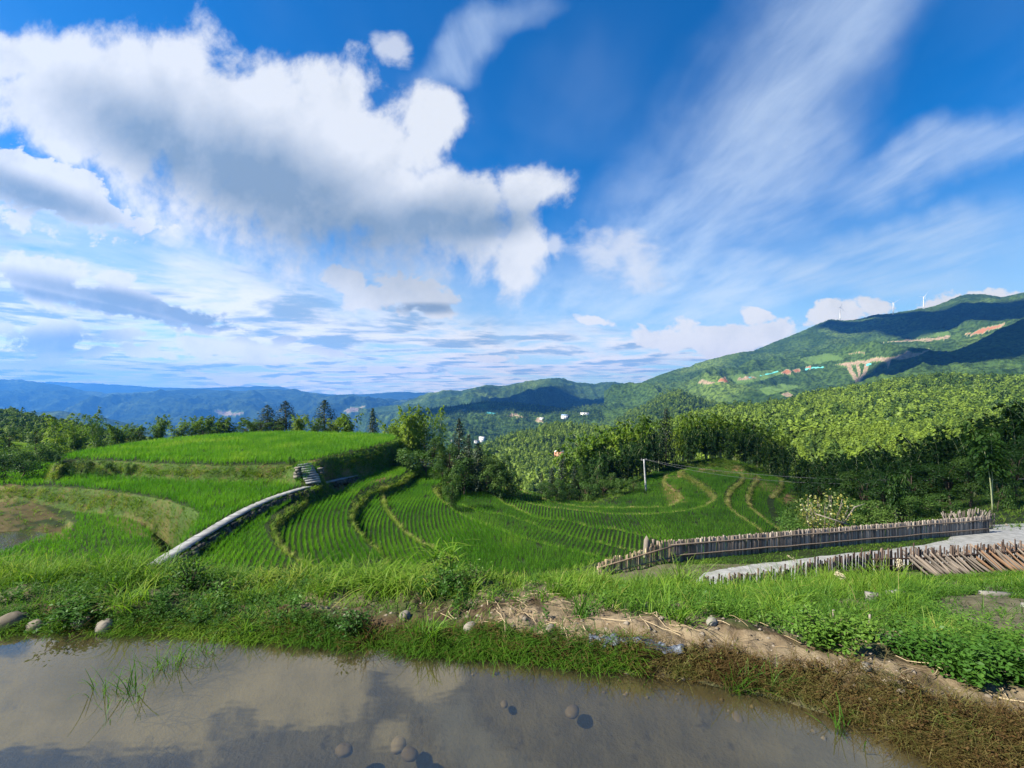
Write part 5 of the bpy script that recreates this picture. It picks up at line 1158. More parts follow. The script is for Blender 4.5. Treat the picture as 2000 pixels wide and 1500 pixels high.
# ------------------------------------------------------------------ plants one can point to
def tuft(label, px, py, top, n=60, w=.008, spread=.05, lean=(.05, .6), droop=(.1, .9), tint=.5, water=False, name='grass_tuft', cat='grass tuft', group='grass tufts on the bank', mat=None):
    Y = W*F/(HY - py) if water else near_at(px, py); X = (px - HX)/F*Y; z = (W - .06) if water else float(zg(X, Y)[0]) - .01
    h = max((HY - top)/F*Y - z, .06)*1.06
    pos = np.concatenate([rng.normal(0, spread, (n, 2)), np.zeros((n, 1))], 1)
    V, Fq, T = blades(pos, h*rng.uniform(.45, 1.05, n), w*rng.uniform(.6, 1.3, n), rng.uniform(0, 6.283, n), rng.uniform(*lean, n), rng.uniform(*droop, n), 6, tint + rng.normal(0, .10, n))
    o = obj(name, mesh(name, V, Fq, mat or M_GRASS, False, {'tint': T}), None, (X, Y, z)); tag(o, label, cat, group); return o
tuft('large arching clump of bright grass on the crest of the bank', 752, 1152, 1085, 230, .011, .11, (.15, .9), (.3, 1.3), .62)
tuft('arching grass clump right of the largest clump on the crest', 812, 1160, 1100, 110, .010, .09, (.1, .8), (.3, 1.2), .55)
tuft('fine tall grass clump at the left where the concrete path ends', 262, 1128, 1046, 150, .007, .12, (.05, .5), (.2, 1.1), .62)
tuft('fine grass clump left of the path end, shorter than its neighbour', 205, 1130, 1072, 90, .007, .10, (.05, .6), (.2, 1.1), .58)
tuft('broad bladed grass clump left of the largest crest clump', 690, 1148, 1098, 90, .012, .09, (.1, .8), (.2, 1.0), .62)
tuft('yellow green clump half way down the left bank', 255, 1192, 1128, 110, .008, .07, (.1, .7), (.2, .9), .66)
tuft('bristling grass clump leaning over the water at the left bank', 480, 1243, 1198, 70, .008, .045, (.2, .9), (.1, .6), .48)
tuft('green clump at the waterline in the middle of the bank', 835, 1258, 1196, 80, .008, .05, (.1, .7), (.1, .6), .50)
tuft('reddish stalked clump at the waterline left of the middle', 722, 1250, 1195, 60, .006, .05, (.1, .7), (.1, .6), .30, mat=M_DRY)
tuft('grass clump on top of the bank above the bare earth', 1100, 1165, 1120, 90, .009, .07, (.1, .7), (.2, .9), .55)
tuft('wide blue green clump above the sandy ledge', 1135, 1200, 1160, 60, .011, .05, (.1, .7), (.1, .7), .34)
tuft('tall grass clump standing in front of the short fence', 1330, 1165, 1082, 120, .010, .09, (.05, .4), (.1, .8), .60)
tuft('arching dark green clump on the slope', 1432, 1205, 1158, 170, .009, .10, (.2, 1.0), (.3, 1.2), .40)
tuft('spiky grass clump right of a pale stone', 1330, 1215, 1168, 80, .010, .06, (.2, .9), (.1, .7), .50)
tuft('tufted clump beside the bushy shrub', 1545, 1215, 1165, 110, .009, .08, (.1, .8), (.3, 1.1), .44)
tuft('dry straw coloured clump beside the bare plot', 1832, 1262, 1198, 70, .006, .05, (.05, .5), (.1, .5), 1.0)
tuft('grass clump at the low edge of the bare plot', 1905, 1290, 1240, 90, .009, .09, (.1, .8), (.2, 1.0), .45)
WG = 'grass growing in the pond'
for lab, px, py, top, n, w_, sp, ln in (
    ('two bladed green clump standing in the water below the sandy ledge', 1436, 1345, 1285, 26, .007, .022, (.05, .45)),
    ('green water clump right of its twin below the sandy ledge', 1458, 1348, 1296, 22, .007, .018, (.05, .5)),
    ('slender water clump beside the brown bank', 1505, 1352, 1300, 16, .006, .016, (.05, .4)),
    ('single tall stemmed water clump beside the brown bank', 1522, 1356, 1290, 12, .006, .012, (.03, .3)),
    ('sparse water clump far right under the brown bank', 1650, 1422, 1368, 9, .007, .02, (.1, .7)),
    ('sparse reeds in the water at the far left', 196, 1345, 1292, 12, .005, .03, (.1, .6)),
    ('sparse reeds in the water right of the leftmost reeds', 258, 1352, 1296, 16, .005, .035, (.2, .9)),
    ('reeds in the water near the middle of the left half', 318, 1305, 1262, 26, .005, .05, (.1, .6)),
    ('reeds in the water close to the left bank', 352, 1288, 1244, 30, .005, .06, (.1, .6)),
    ('bent reeds in the water close to the left bank', 398, 1282, 1245, 18, .005, .05, (.3, 1.0)),
    ('flattened reed lying out on the pond', 225, 1385, 1362, 7, .005, .04, (.5, 1.1)),
    ('low sprouts at the waterline under the dark sheeting', 1185, 1306, 1262, 20, .006, .03, (.05, .5)),
    ('low sprouts at the waterline right of the dark sheeting', 1260, 1318, 1282, 14, .006, .03, (.1, .6))):
    tuft(lab, px, py, top, int(n*1.9), w_*1.15, sp*1.2, ln, (.05, .6), .30, True, 'water_grass', 'water grass', WG)
def stalk_plant():
    Y = near_at(868, 1140); X = (868 - HX)/F*Y; z = float(zg(X, Y)[0]); h = (HY - 1058)/F*Y - z
    r = empty('stalk_plant', (X, Y, z)); tag(r, 'tall plant with strap leaves standing up from the crest of the bank', 'plant')
    st = MB(); Vs, Fs, Ts = [], [], []; n0 = 0
    for k in range(5):
        b = rng.normal(0, .05, 2); hh = h*rng.uniform(.72, .92); l = rng.normal(0, .05, 2); t = np.linspace(0, 1, 6)
        pts = np.stack([b[0] + l[0]*t, b[1] + l[1]*t, hh*t], 1); st.tube(pts, .006*(1.2 - t), 5, .5)
        n = 11; f = np.linspace(.30, 1, n); pos = np.stack([np.interp(f, t, pts[:, i]) for i in range(3)], 1)
        V, Fq, T = blades(pos, rng.uniform(.14, .24, n), .022, np.arange(n)*2.5 + rng.normal(0, .3, n), rng.uniform(.35, .9, n), rng.uniform(.3, .9, n), 5, .62 + rng.normal(0, .08, n))
        Vs.append(V); Fs.append(Fq + n0); Ts.append(T); n0 += len(V)
    st.build('stems', tintmat('green stem', [(0, (.05, .10, .02)), (1, (.13, .19, .04))], .7), r)
    obj('leaves', mesh('leaves', np.concatenate(Vs), np.concatenate(Fs), M_GRASS, False, {'tint': np.concatenate(Ts)}), r)
stalk_plant()
def shrub(label, px, py, top, wpx, tint, name='leafy_shrub', dense=900, leaf=.045, mat=None):
    Y = near_at(px, py); X = (px - HX)/F*Y; z = float(zg(X, Y)[0]); h = (HY - top)/F*Y - z; wd = wpx/F*Y
    r = empty(name, (X, Y, z)); tag(r, label, 'shrub', 'leafy shrubs on the bank'); st = MB(); C, Nn, T = [], [], []
    for k in range(22):
        a = rng.uniform(0, 6.283); q = rng.uniform(.1, 1)**.6*wd/2; e = np.array([math.cos(a)*q, math.sin(a)*q, h*rng.uniform(.55, 1)*(1 - .35*(q/(wd/2))**2)])
        st.tube(np.array([[0, 0, 0], e*.5 + [0, 0, .1*h], e]), [.006, .004, .002], 4, .5, False)
        n = dense//22; f = rng.uniform(.35, 1.05, n); C.append(e*f[:, None] + rng.normal(0, .035, (n, 3))); Nn.append(np.stack([rng.normal(0, .5, n), rng.normal(0, .5, n), np.ones(n)], 1)); T.append(tint + .15*(f - .7) + rng.normal(0, .09, n))
    n = sum(map(len, C)); V, Fq, TT = cards(np.concatenate(C), np.concatenate(Nn), leaf*rng.uniform(.6, 1.3, n), leaf*.5*rng.uniform(.7, 1.2, n), None, np.concatenate(T), .1)
    st.build('stems', BARK, r); obj('leaves', mesh('leaves', V, Fq, mat or M_WEED, False, {'tint': TT}), r)
shrub('rounded bright green shrub in the middle of the right hand slope', 1610, 1262, 1188, 135, .72, dense=2600, leaf=.036)
shrub('smaller yellow green shrub touching the rounded bright one', 1672, 1250, 1205, 80, .80, dense=900)
shrub('dark leafy shrub under the tall strap leaved plant', 868, 1162, 1112, 95, .34, dense=1500, leaf=.034)
shrub('grey green small leaved shrub right of the strap leaved plant', 925, 1150, 1102, 80, .50, dense=900, leaf=.03)
shrub('blue green feathery shrub on the left crest', 372, 1155, 1088, 80, .30, dense=900, leaf=.035)
shrub('bright leafy sprout on the left bank slope', 440, 1165, 1130, 40, .72, dense=260)
shrub('broad leafy mass at the right end of the trail', 1880, 1318, 1258, 150, .40, dense=2600, leaf=.04)
shrub('broad leafy mass nearest the right edge above the trail', 1975, 1328, 1268, 130, .36, dense=2300, leaf=.04)
shrub('low leafy mass left of the ones at the right end', 1790, 1288, 1248, 110, .36, dense=1500, leaf=.036)
shrub('dark creeping shrub on the left bank face', 150, 1215, 1178, 120, .14, dense=1600, leaf=.035)
shrub('small dark shrub over the water left of the middle', 690, 1235, 1195, 60, .25, dense=500, leaf=.035)
def seed_reed(label, px, py, top, tipdx, depth=None):
    Y = depth or near_at(px, py); X = (px - HX)/F*Y; z = float(zg(X, Y)[0]); h = (HY - top)/F*Y - z
    r = empty('seed_reed', (X, Y, z)); tag(r, label, 'reed', 'reeds with pale seed heads'); dx = tipdx/F*Y; t = np.linspace(0, 1, 14)
    pts = np.stack([dx*t**2.2, .02*np.sin(t*3), h*(t - .03*t**8)], 1); st = MB(); st.tube(pts, .0045*(1.25 - t), 5, .4); st.build('stem', tintmat('reed stem', [(0, (.16, .17, .05)), (1, (.34, .30, .12))], .7), r)
    n = 130; f = rng.uniform(.80, 1.02, n); c = np.stack([np.interp(f, t, pts[:, i]) for i in range(3)], 1); tg = pts[-1] - pts[-3]; tg /= np.linalg.norm(tg)
    sp = .018*np.sin(np.pi*np.clip((f - .78)/.26, 0, 1)) + .004
    c = c + rng.normal(0, 1, (n, 3))*sp[:, None]
    V, Fq, T = cards(c, rng.normal(size=(n, 3)), .035, .006, tg + rng.normal(0, .35, (n, 3)), .8); obj('seed_head', mesh('seed_head', V, Fq, tintmat('pale seed head', [(0, (.30, .24, .13)), (1, (.55, .47, .32))], .9), False, {'tint': T}), r)
seed_reed('reed with its pale seed head bent to the left above the slope grass', 1672, 1180, 1116, -38)
seed_reed('upright reed with a tall pale seed head before the low fence', 1757, 1180, 1092, 1)
seed_reed('thin reed bowing left in front of the gravel track', 1582, 1120, 1084, -42, 11.5)
for i in range(34):
    if i < 18: px_, lo_ = rng.uniform(-60, 1120), 1165; py_ = rng.uniform(1128, 1178)
    else: px_ = rng.uniform(1230, 1830); py_ = rng.uniform(1165, 1215)
    tuft('wild grass tuft among the weeds of the bank' if i < 18 else 'wild grass tuft on the right hand slope', px_, py_, py_ - rng.uniform(26, 58), int(rng.uniform(24, 80)), rng.uniform(.006, .012), rng.uniform(.03, .08), (.05, rng.uniform(.5, 1.0)), (.1, rng.uniform(.7, 1.3)), rng.uniform(.38, .72), group='scattered tufts on the bank' if i < 18 else 'scattered tufts on the slope')
# ------------------------------------------------------------------ stones
def stone(label, px, py, size, sink=.35, water=False, flat=.65, tint=.5, name='stone', depth=0.0):
    Y = W*F/(HY - py) if water else near_at(px, py); X = (px - HX)/F*Y; z = (W + depth) if water else float(zg(X, Y)[0])
    n = 12; u = np.linspace(0, np.pi, n); v = np.arange(16)/16*2*np.pi
    d = np.stack([np.sin(u)[:, None]*np.cos(v), np.sin(u)[:, None]*np.sin(v), np.cos(u)[:, None]*np.ones(16)], -1)
    sd = rng.integers(0, 999); rr = .60 + .85*fbm(d[..., 0]*1.9 + d[..., 2] + 9, d[..., 1]*1.9 - d[..., 2]*1.4 + 4, sd, 4); rr = np.minimum(rr, .90 + .12*vnoise(d[..., 0]*4 + 7, d[..., 1]*4 + d[..., 2]*3, sd))
    V = d*rr[..., None]*size*.5*np.array([1.25, .95, flat*1.3]); i = np.arange(n - 1)[:, None]*16; j = np.arange(16)[None, :]
    f = np.stack([i + j, i + (j + 1) % 16, i + 16 + (j + 1) % 16, i + 16 + j], -1).reshape(-1, 4)[:, ::-1]
    o = obj(name, mesh(name, V.reshape(-1, 3), f, M_PEB, True, {'tint': np.full(n*16, tint)}), None, (X, Y, z + size*flat*(.5 - sink) if not water else z)); o.rotation_euler.z = rng.uniform(0, 6)
    tag(o, label, 'stone', 'stones in the pond' if water else 'stones on the bank')
M_PEB = tintmat('river stone', [(0, (.045, .037, .025)), (.5, (.125, .105, .075)), (1, (.19, .175, .15))], .85, 9, .5)
for lab, px, py, s, dp, ti in (('yellow brown stone under water, largest in the middle of the pond', 1118, 1372, .105, -.035, .34), ('small dim stone under water left of the largest one', 985, 1350, .06, -.05, .42), ('dim flat stone deep in the pond at the bottom', 778, 1418, .11, -.075, .32), ('dark stone touching the flat one at the bottom of the pond', 800, 1432, .10, -.085, .15),
    ('pale drowned stone left of the dark pair', 672, 1428, .10, -.075, .34), ('drowned stone under the two bladed water clump', 1440, 1372, .10, -.06, .24), ('wet brown stone at the waterline left of the middle', 722, 1268, .10, -.01, .35)):
    stone(lab, px, py, s*.9, .4, True, .5, ti + .2, depth=dp - (.022 if dp > -.04 else .035))
for lab, px, py, s, ti in (('pale round stone low on the left bank', 160, 1222, .12, .85), ('pale flat stone at the waterline on the left bank', 205, 1232, .14, .75), ('brown stone at the waterline at the far left', 70, 1230, .12, .55), ('dark stone at the very left end of the waterline', 25, 1226, .18, .30),
    ('upright pale stone on the bank left of the bare earth', 918, 1225, .095, .80), ('round grey stone in the bare earth of the bank', 1075, 1232, .07, .70), ('pale rounded stone in the grass of the slope', 1390, 1222, .095, .95), ('half buried grey stone on the sandy ledge', 1265, 1188, .13, .60), ('blue grey stone on the upper bank left of the bare earth', 790, 1200, .11, .75),
    ('small stone at the edge of the trail', 1690, 1325, .07, .75), ('reddish stone on the bank above the waterline', 690, 1228, .09, .50)):
    stone(lab, px, py, s, .35, False, .7, ti)
# ------------------------------------------------------------------ gravel track
M_TRACK = concrete_mat('pale gravel', (.19, .19, .18), (.29, .29, .275), 2.5)
def track():
    ps = np.arange(1340, 2290, 6.0); a = np.interp(ps, [p for p, _ in TRACKNEAR], [y for _, y in TRACKNEAR]); b = np.interp(ps, [p for p, _ in TRACKFAR], [y for _, y in TRACKFAR])
    b = b + .10*(fbm(ps/25, ps*0, 501, 3) - .5)*2; rows = []
    for t in np.linspace(0, 1, 16):
        Y = a + (b - a)*t; X = (ps - HX)/F*Y; rows.append(np.stack([X, Y, zg(X, Y) + .022 - .02*(abs(t - .5)*2)**6], 1))
    tag(obj('gravel_track', mesh('gravel_track', np.concatenate(rows), gridfaces(16, len(ps)), M_TRACK, True)), 'pale gravel track between the two fences', 'road', kind='structure')
track()
# ------------------------------------------------------------------ fences of split slabs
M_SLAB = tintmat('grey weathered slab', [(0, (.09, .070, .055)), (.5, (.21, .172, .138)), (1, (.36, .305, .245))], .9, 14, .6, (1, 1, .15))
M_SLABLIT = tintmat('slab in sunlit tone', [(0, (.12, .085, .06)), (.5, (.27, .21, .145)), (1, (.46, .36, .20))], .9, 14, .6, (1, 1, .15))  # yellower, brighter slab colour carries the sunlight on the short fence
M_SLABD = tintmat('dark stained slab', [(0, (.022, .014, .011)), (.5, (.065, .042, .032)), (1, (.17, .125, .095))], .9, 14, .6, (1, 1, .15))
def slab_fence(label, a, b, h, n, w, mat, hj=.05, lean=.02, gap=0.0, rails=(.25, .82), sag=None, railr=.028, hfun=None, group='split slab fences'):
    a = np.array(a, float); b = np.array(b, float); d = b - a; L_ = np.hypot(*d); u = d/L_; r = empty('slab_fence', (a[0], a[1], float(zg(a[0], a[1])[0]))); tag(r, label, 'fence', group)
    base = np.array(r.location); m = MB(); nrm = np.array([u[1], -u[0]])                       # towards the camera
    for i in range(n):
        t = (i + .5 + rng.normal(0, .08))/n; x, y = a + d*t; z = float(zg(x, y)[0]) - .06; hh = (h if hfun is None else hfun(t))*(1 + rng.normal(0, hj)) + .06
        if gap and rng.random() < gap: continue
        ww = w*rng.uniform(.75, 1.15); lx = rng.normal(0, lean)*hh; off = rng.normal(0, .008)
        k = 5; an = np.linspace(0, np.pi, k); prof = np.stack([-np.cos(an)*ww/2, np.sin(an)*ww*.32], 1)         # rounded outer side, flat back
        bot = np.array([[x, y]]) + prof[:, :1]*u + (prof[:, 1:] + off)*nrm; tp = bot + u*lx + (bot - bot.mean(0))*(-.12)
        zt = z + hh + rng.normal(0, .012, k)*.8 + prof[:, 0]*rng.normal(0, .35)
        V = np.vstack([np.c_[bot, np.full(k, z)], np.c_[tp, zt]]) - base
        f = [[i_, i_ + 1, k + i_ + 1, k + i_] for i_ in range(k - 1)] + [[k - 1, 0, k, 2*k - 1]]; f3 = [[k, k + 1, k + 2], [k, k + 2, k + 3], [k, k + 3, k + 4]]
        m.add(V, f, f3, rng.random())
    m.build('slabs', mat, r)
    for q in rails:
        g = MB(); ns = max(3, int(L_/.8)); t = np.linspace(-.01, 1.01, ns)
        x = a[0] + d[0]*t; y = a[1] + d[1]*t; zz = zg(x, y) + (h if hfun is None else np.array([hfun(min(max(v, 0), 1)) for v in t]))*q + rng.normal(0, .008, ns)
        g.tube(np.stack([x + nrm[0]*.055, y + nrm[1]*.055, zz], 1) - base, railr*(1 + .1*rng.normal(size=ns)), 7, .16, True, .15); g.build('rail', mat, r)
    g = MB(); npst = max(2, int(L_/2.2) + 1)
    for t in np.linspace(.01, .99, npst):
        x, y = a + d*t - nrm*.06; z = float(zg(x, y)[0]) - .1; hh = (h if hfun is None else hfun(t))*.93
        g.tube(np.array([[x, y, z], [x, y, z + hh*.6], [x, y, z + hh]]) - base, [.045, .042, .04], 7, .5, True, .1)
    g.build('posts', mat, r)
    return r
def wxy(px, Y): return ((px - HX)/F*Y, Y)
CORN = wxy(1315, 16.5)
slab_fence('long grey fence of upright slabs beyond the gravel track', CORN, (21.9, 20.0), .80, 226, .098, M_SLAB, .016, .010, 0, (.28, .78))
slab_fence('short pale fence of sunlit slabs running down to the left', wxy(1168, 15.4), (CORN[0] - .04, CORN[1] - .02), .66, 46, .064, M_SLABLIT, .05, .03, .04, (.22, .72), hfun=lambda t: .50 + .34*t)
slab_fence('low dark fence of uneven slabs this side of the gravel track', wxy(1371, 13.0), wxy(1705, 15.25), .72, 112, .078, M_SLABD, .10, .04, .03, (.30,), railr=.024, hfun=lambda t: .62 + .14*t)
slab_fence('dark slab fence continuing right behind the leaning slabs', wxy(1708, 15.27), wxy(2330, 17.3), .80, 170, .080, M_SLABD, .10, .04, .03, (.30, .62), railr=.026)
# slabs leaning against that fence: each one of them can be lifted away
def leaning():
    def slab_mesh(k):
        m = MB(); L_ = 1.0; w = .065; t = .028; r = np.random.default_rng(900 + k); n = 5
        for i in range(1):
            z = np.linspace(0, L_, n); bx = np.cumsum(r.normal(0, .004, n)); ww = w*(1 + r.normal(0, .08, n))
            V = np.concatenate([np.stack([bx - ww/2, np.full(n, 0.), z], 1), np.stack([bx + ww/2, np.full(n, 0.), z], 1), np.stack([bx + ww*.32, np.full(n, t), z], 1), np.stack([bx - ww*.32, np.full(n, t), z], 1)], 1).reshape(-1, 3)
            f = [[i_*4 + a, i_*4 + (a + 1) % 4, i_*4 + 4 + (a + 1) % 4, i_*4 + 4 + a] for i_ in range(n - 1) for a in range(4)] + [[3, 2, 1, 0], [(n-1)*4, (n-1)*4 + 1, (n-1)*4 + 2, (n-1)*4 + 3]]
            m.add(V, f, (), np.full(len(V), .5))
        return m
    pale = [slab_mesh(k).mesh('wooden_board', M_SLABW2) for k in range(3)]; orange = [slab_mesh(k + 3).mesh('wooden_board', M_SLABO) for k in range(2)]; dark = [slab_mesh(k + 5).mesh('wooden_board', M_SLAB) for k in range(2)]
    for i, t in enumerate(np.linspace(0, 1, 58)):
        px = 1822 + 250*t + rng.normal(0, 2.5); fy = np.interp(px, [1708, 2330], [15.27, 17.3]); Yb = fy - rng.uniform(.62, .95); X = (px - HX)/F*Yb
        z = float(zg(X, Yb)[0]) - .04; lx = -rng.uniform(.30, .52) if px < 1950 else -rng.uniform(.15, .50)
        zt = float(zg((px - HX)/F*fy, fy)[0]) + rng.uniform(.52, .76)
        v = Vector((lx, fy - Yb - .10, zt - z)); L_ = v.length*rng.uniform(.95, 1.12)
        kind = 'o' if (px > 1945 and rng.random() < .5) else ('d' if rng.random() < .2 else 'p')
        me = {'o': orange, 'd': dark, 'p': pale}[kind]; o = obj('wooden_board', me[rng.integers(0, len(me))], None, (X, Yb, z))
        o.rotation_mode = 'QUATERNION'; o.rotation_quaternion = v.to_track_quat('Z', 'X'); o.scale = (rng.uniform(.9, 1.5), rng.uniform(.9, 1.4), L_)
        tag(o, {'o': 'orange brown slab leaning on the fence at the right end of the row', 'd': 'grey slab leaning on the low fence beside the track', 'p': 'pale split slab leaning on the low fence beside the track'}[kind], 'slab', {'o': 'orange leaning slabs', 'd': 'grey leaning slabs', 'p': 'pale leaning slabs'}[kind], 'thing')
M_SLABW2 = tintmat('pale split wood', [(0, (.055, .045, .037)), (.5, (.140, .118, .098)), (1, (.25, .215, .175))], .9, 10, .9, (1, 1, .15))
M_SLABO = tintmat('orange split wood', [(0, (.14, .06, .03)), (.5, (.19, .115, .068)), (1, (.27, .18, .11))], .9, 10, .8, (1, 1, .15))
leaning()
# bundle of sticks behind the far end, broken panel behind the corner
def bundle():
    X, Y = wxy(1895, 21.0); z = float(zg(X, Y)[0]); r = empty('stick_bundle', (X, Y, z)); tag(r, 'heap of pale sticks showing over the far end of the long fence', 'stick heap'); m = MB()
    for i in range(46):
        x = rng.uniform(-1.3, 1.3); m.tube(np.array([[x*.8, rng.normal(0, .15), -.1], [x + rng.normal(0, .12), rng.normal(0, .1), (1.0 - .16*abs(x))*rng.uniform(.8, 1.05)]]), .022, 5, rng.random())
    m.build('sticks', M_SLABW2, r)
    X, Y = wxy(1262, 17.4); z = float(zg(X, Y)[0]); r = empty('broken_board', (X, Y, z)); tag(r, 'broken pale board standing behind the corner of the fences', 'board'); m = MB()
    h = (HY - 1046)/F*Y - z; m.add([[-.14, 0, -.1], [.16, .02, -.1], [.17, .02, h*.72], [.02, 0, h], [-.08, 0, h*.8], [-.14, .03, -.1], [.16, .05, -.1], [.17, .05, h*.72], [.02, .03, h], [-.08, .03, h*.8]], [[0, 1, 2, 4], [6, 5, 9, 7], [1, 6, 7, 2], [2, 7, 8, 3], [3, 8, 9, 4], [4, 9, 5, 0]], [[4, 2, 3], [9, 8, 7]], .8)
    m.build('plank', M_SLABW2, r)
    m = MB(); m.box((.32, .1, h*.55), (.12, .03, h*.5), .2, .4); m.box((.5, .1, h*.52), (.1, .03, h*.42), -.1, .5); m.build('side_plank', M_SLAB, r)
    for lab, px, top, Y, w in (('short white post right of the long fence', 1955, 1028, 21.5, .06), ('taller white post leaning right of the long fence', 1966, 1024, 21.3, .055)):
        X, Y = wxy(px, Y); z = float(zg(X, Y)[0]); h = (HY - top)/F*Y - z; o = MB(); o.tube(np.array([[0, 0, -.05], [.02, 0, h*.6], [-.04, 0, h]]), [w, w*.95, w*.9], 7, .9); tag(o.build('fence_post', M_SLABW2, None, False, (X, Y, z)), lab, 'post', 'white posts at the end of the fence')
bundle()
# yellowing vine on its frame, with a pale pole
def vine():
    X, Y = wxy(1610, 20.5); z = float(zg(X, Y)[0]) - .1; h = (HY - 948)/F*Y - z; r = empty('vine_frame', (X, Y, z)); tag(r, 'yellowing vine climbing a stick frame behind the long fence', 'vine'); m = MB(); C = []
    for i in range(26):
        x = rng.uniform(-1.1, 1.15); y = rng.normal(0, .35); t = np.linspace(0, 1, 5); hh = h*rng.uniform(.6, 1.0)*(1 - .22*abs(x)); P_ = np.stack([x*(.45 + .55*t) + rng.normal(0, .05, 5), y*t + 0*t, hh*t], 1); m.tube(P_, .014, 5, rng.random()); C.append(P_)
    m.tube(np.array([[.9, 0, h*.35], [1.5, .1, h*.62], [2.0, .1, h*.68]]), [.035, .028, .012], 6, .8)
    m.build('sticks', M_SLABW2, r); n = 1250; P_ = np.concatenate(C); i = rng.integers(0, len(P_), n); f = rng.random(n) < .78
    i = np.where(f & (P_[i, 2] < h*.35), rng.integers(0, len(P_), n), i)
    c = P_[i] + rng.normal(0, .16, (n, 3)); V, Fq, T = cards(c, rng.normal(size=(n, 3)) + [0, -.3, .6], rng.uniform(.06, .15, n), rng.uniform(.05, .11, n), None, rng.uniform(.1, .85, n)); obj('leaves', mesh('leaves', V, Fq, L_YEL, False, {'tint': T}), r)
    X, Y = wxy(1625, 19.4); a = P(1594, 1004, 19.4); b = P(1658, 1025, 19.2); o = MB(); o.tube(np.array([a - a, (b - a)*.5, b - a]), [.022, .026, .028], 7, 1.0); tag(o.build('bamboo_pole', M_SLABW2, None, False, tuple(a)), 'pale bamboo pole leaning across the yellowing vine', 'pole')
vine()
# squash leaves at the foot of the vine
plant('bush', 'bush', 1548, 1014, 20.5, 'low bright leafy plant left of the yellowing vine', 'bush', None, 0, 1.6)
# dark sheeting along the waterline
def sheeting():
    ps = np.linspace(1150, 1335, 60); yl = np.interp(ps, NPX, KY[3]) - .03; rows = []
    for j, t in enumerate(np.linspace(0, 1, 9)):
        e = .35 + .9*fbm(ps/11, ps*0, 513, 3); Y = yl + .02 + (-.06*e)*(1 - t) + .03*(fbm(ps/9, ps*0 + t*3, 511, 3) - .5); X = (ps - HX)/F*Y; z = zg(X, Y) + .018 + .035*fbm(ps/7, ps*0 + t*4, 512, 3)*math.sin(math.pi*min(t + .15, 1)); rows.append(np.stack([X, Y, z], 1))
    m, N, out = newmat('blue grey sheeting'); p = N.n('ShaderNodeNewGeometry').outputs['Position']; n = N.noise(p, 18, 6, .65); bsdf(N, out, N.mix(N.ss(n, .4, .6), (.03, .036, .05), (.10, .12, .15)), .55, .4, n, .6, .01)
    tag(obj('plastic_sheeting', mesh('plastic_sheeting', np.concatenate(rows), gridfaces(9, 60), m, True)), 'crumpled blue grey plastic sheeting along the edge of the sandy ledge', 'plastic sheet')
sheeting()
def litter():
    for lab, px, py, l in (('pale plastic strip floating at the left waterline', 578, 1238, .30), ('white stake standing in the slope grass', 1699, 1214, 0), ('pale stake in the grass above the rounded shrub', 1628, 1205, 0)):
        if l:
            Y = W*F/(HY - py); X = (px - HX)/F*Y; t = np.linspace(-.5, .5, 12); V = np.concatenate([np.stack([l*t, .04*np.sin(t*6) + s*.016, .012 + .008*np.cos(t*9) + 0*t], 1) for s in (-1, 1)]); o = obj('plastic_strip', mesh('plastic_strip', V, gridfaces(2, 12), concrete_mat('pale plastic', (.35, .42, .36), (.5, .56, .5))), None, (X, Y, W + .004)); tag(o, lab, 'litter')
        else:
            Y = near_at(px, py + 8); X = (px - HX)/F*Y; z = float(zg(X, Y)[0]); h = (HY - (py - 14))/F*Y - z; o = MB(); o.box((0, 0, h/2), (.022, .012, h), .2, .9, .9); tag(o.build('wooden_stake', M_SLABW2, None, False, (X, Y, z)), lab, 'stake', 'pale stakes in the slope grass')
litter()
# stone edging of the bare plot
M_KERB = concrete_mat('dusty kerb stone', (.13, .122, .108), (.22, .21, .19), 6)
def edging():
    k = 0
    for (px, py) in ((1698, 1182), (1712, 1178), (1740, 1174), (1752, 1173), (1764, 1172)):
        Y = near_at(px, py); X = (px - HX)/F*Y; z = float(zg(X, Y)[0]); o = MB(); o.box((0, 0, .05), (.10 + .05*rng.random(), .07, .15), rng.normal(0, .2), .7 + .3*rng.random(), .85)
        tag(o.build('edging_block', M_KERB, None, False, (X, Y, z)), 'small pale block in the row edging the bare plot', 'edging block', 'blocks edging the bare plot')
    for (pa, pb) in (((1915, 1152), (1990, 1178)), ((1998, 1180), (2090, 1205))):
        A = [(pa[0] - HX)/F*near_at(*pa), near_at(*pa)]; B = [(pb[0] - HX)/F*near_at(*pb), near_at(*pb)]; mx, my = (A[0] + B[0])/2, (A[1] + B[1])/2; z = float(zg(mx, my)[0])
        o = MB(); o.box((0, 0, .03), (min(.55, math.hypot(B[0] - A[0], B[1] - A[1])), .07, .10), -.15, .7, .95); tag(o.build('kerb_stone', M_KERB, None, False, (mx, my, z)), 'long pale kerb stone on the far side of the bare plot' if pa[0] < 1950 else 'pale kerb stone of the bare plot at the right edge', 'kerb stone', 'kerb stones of the bare plot')
edging()
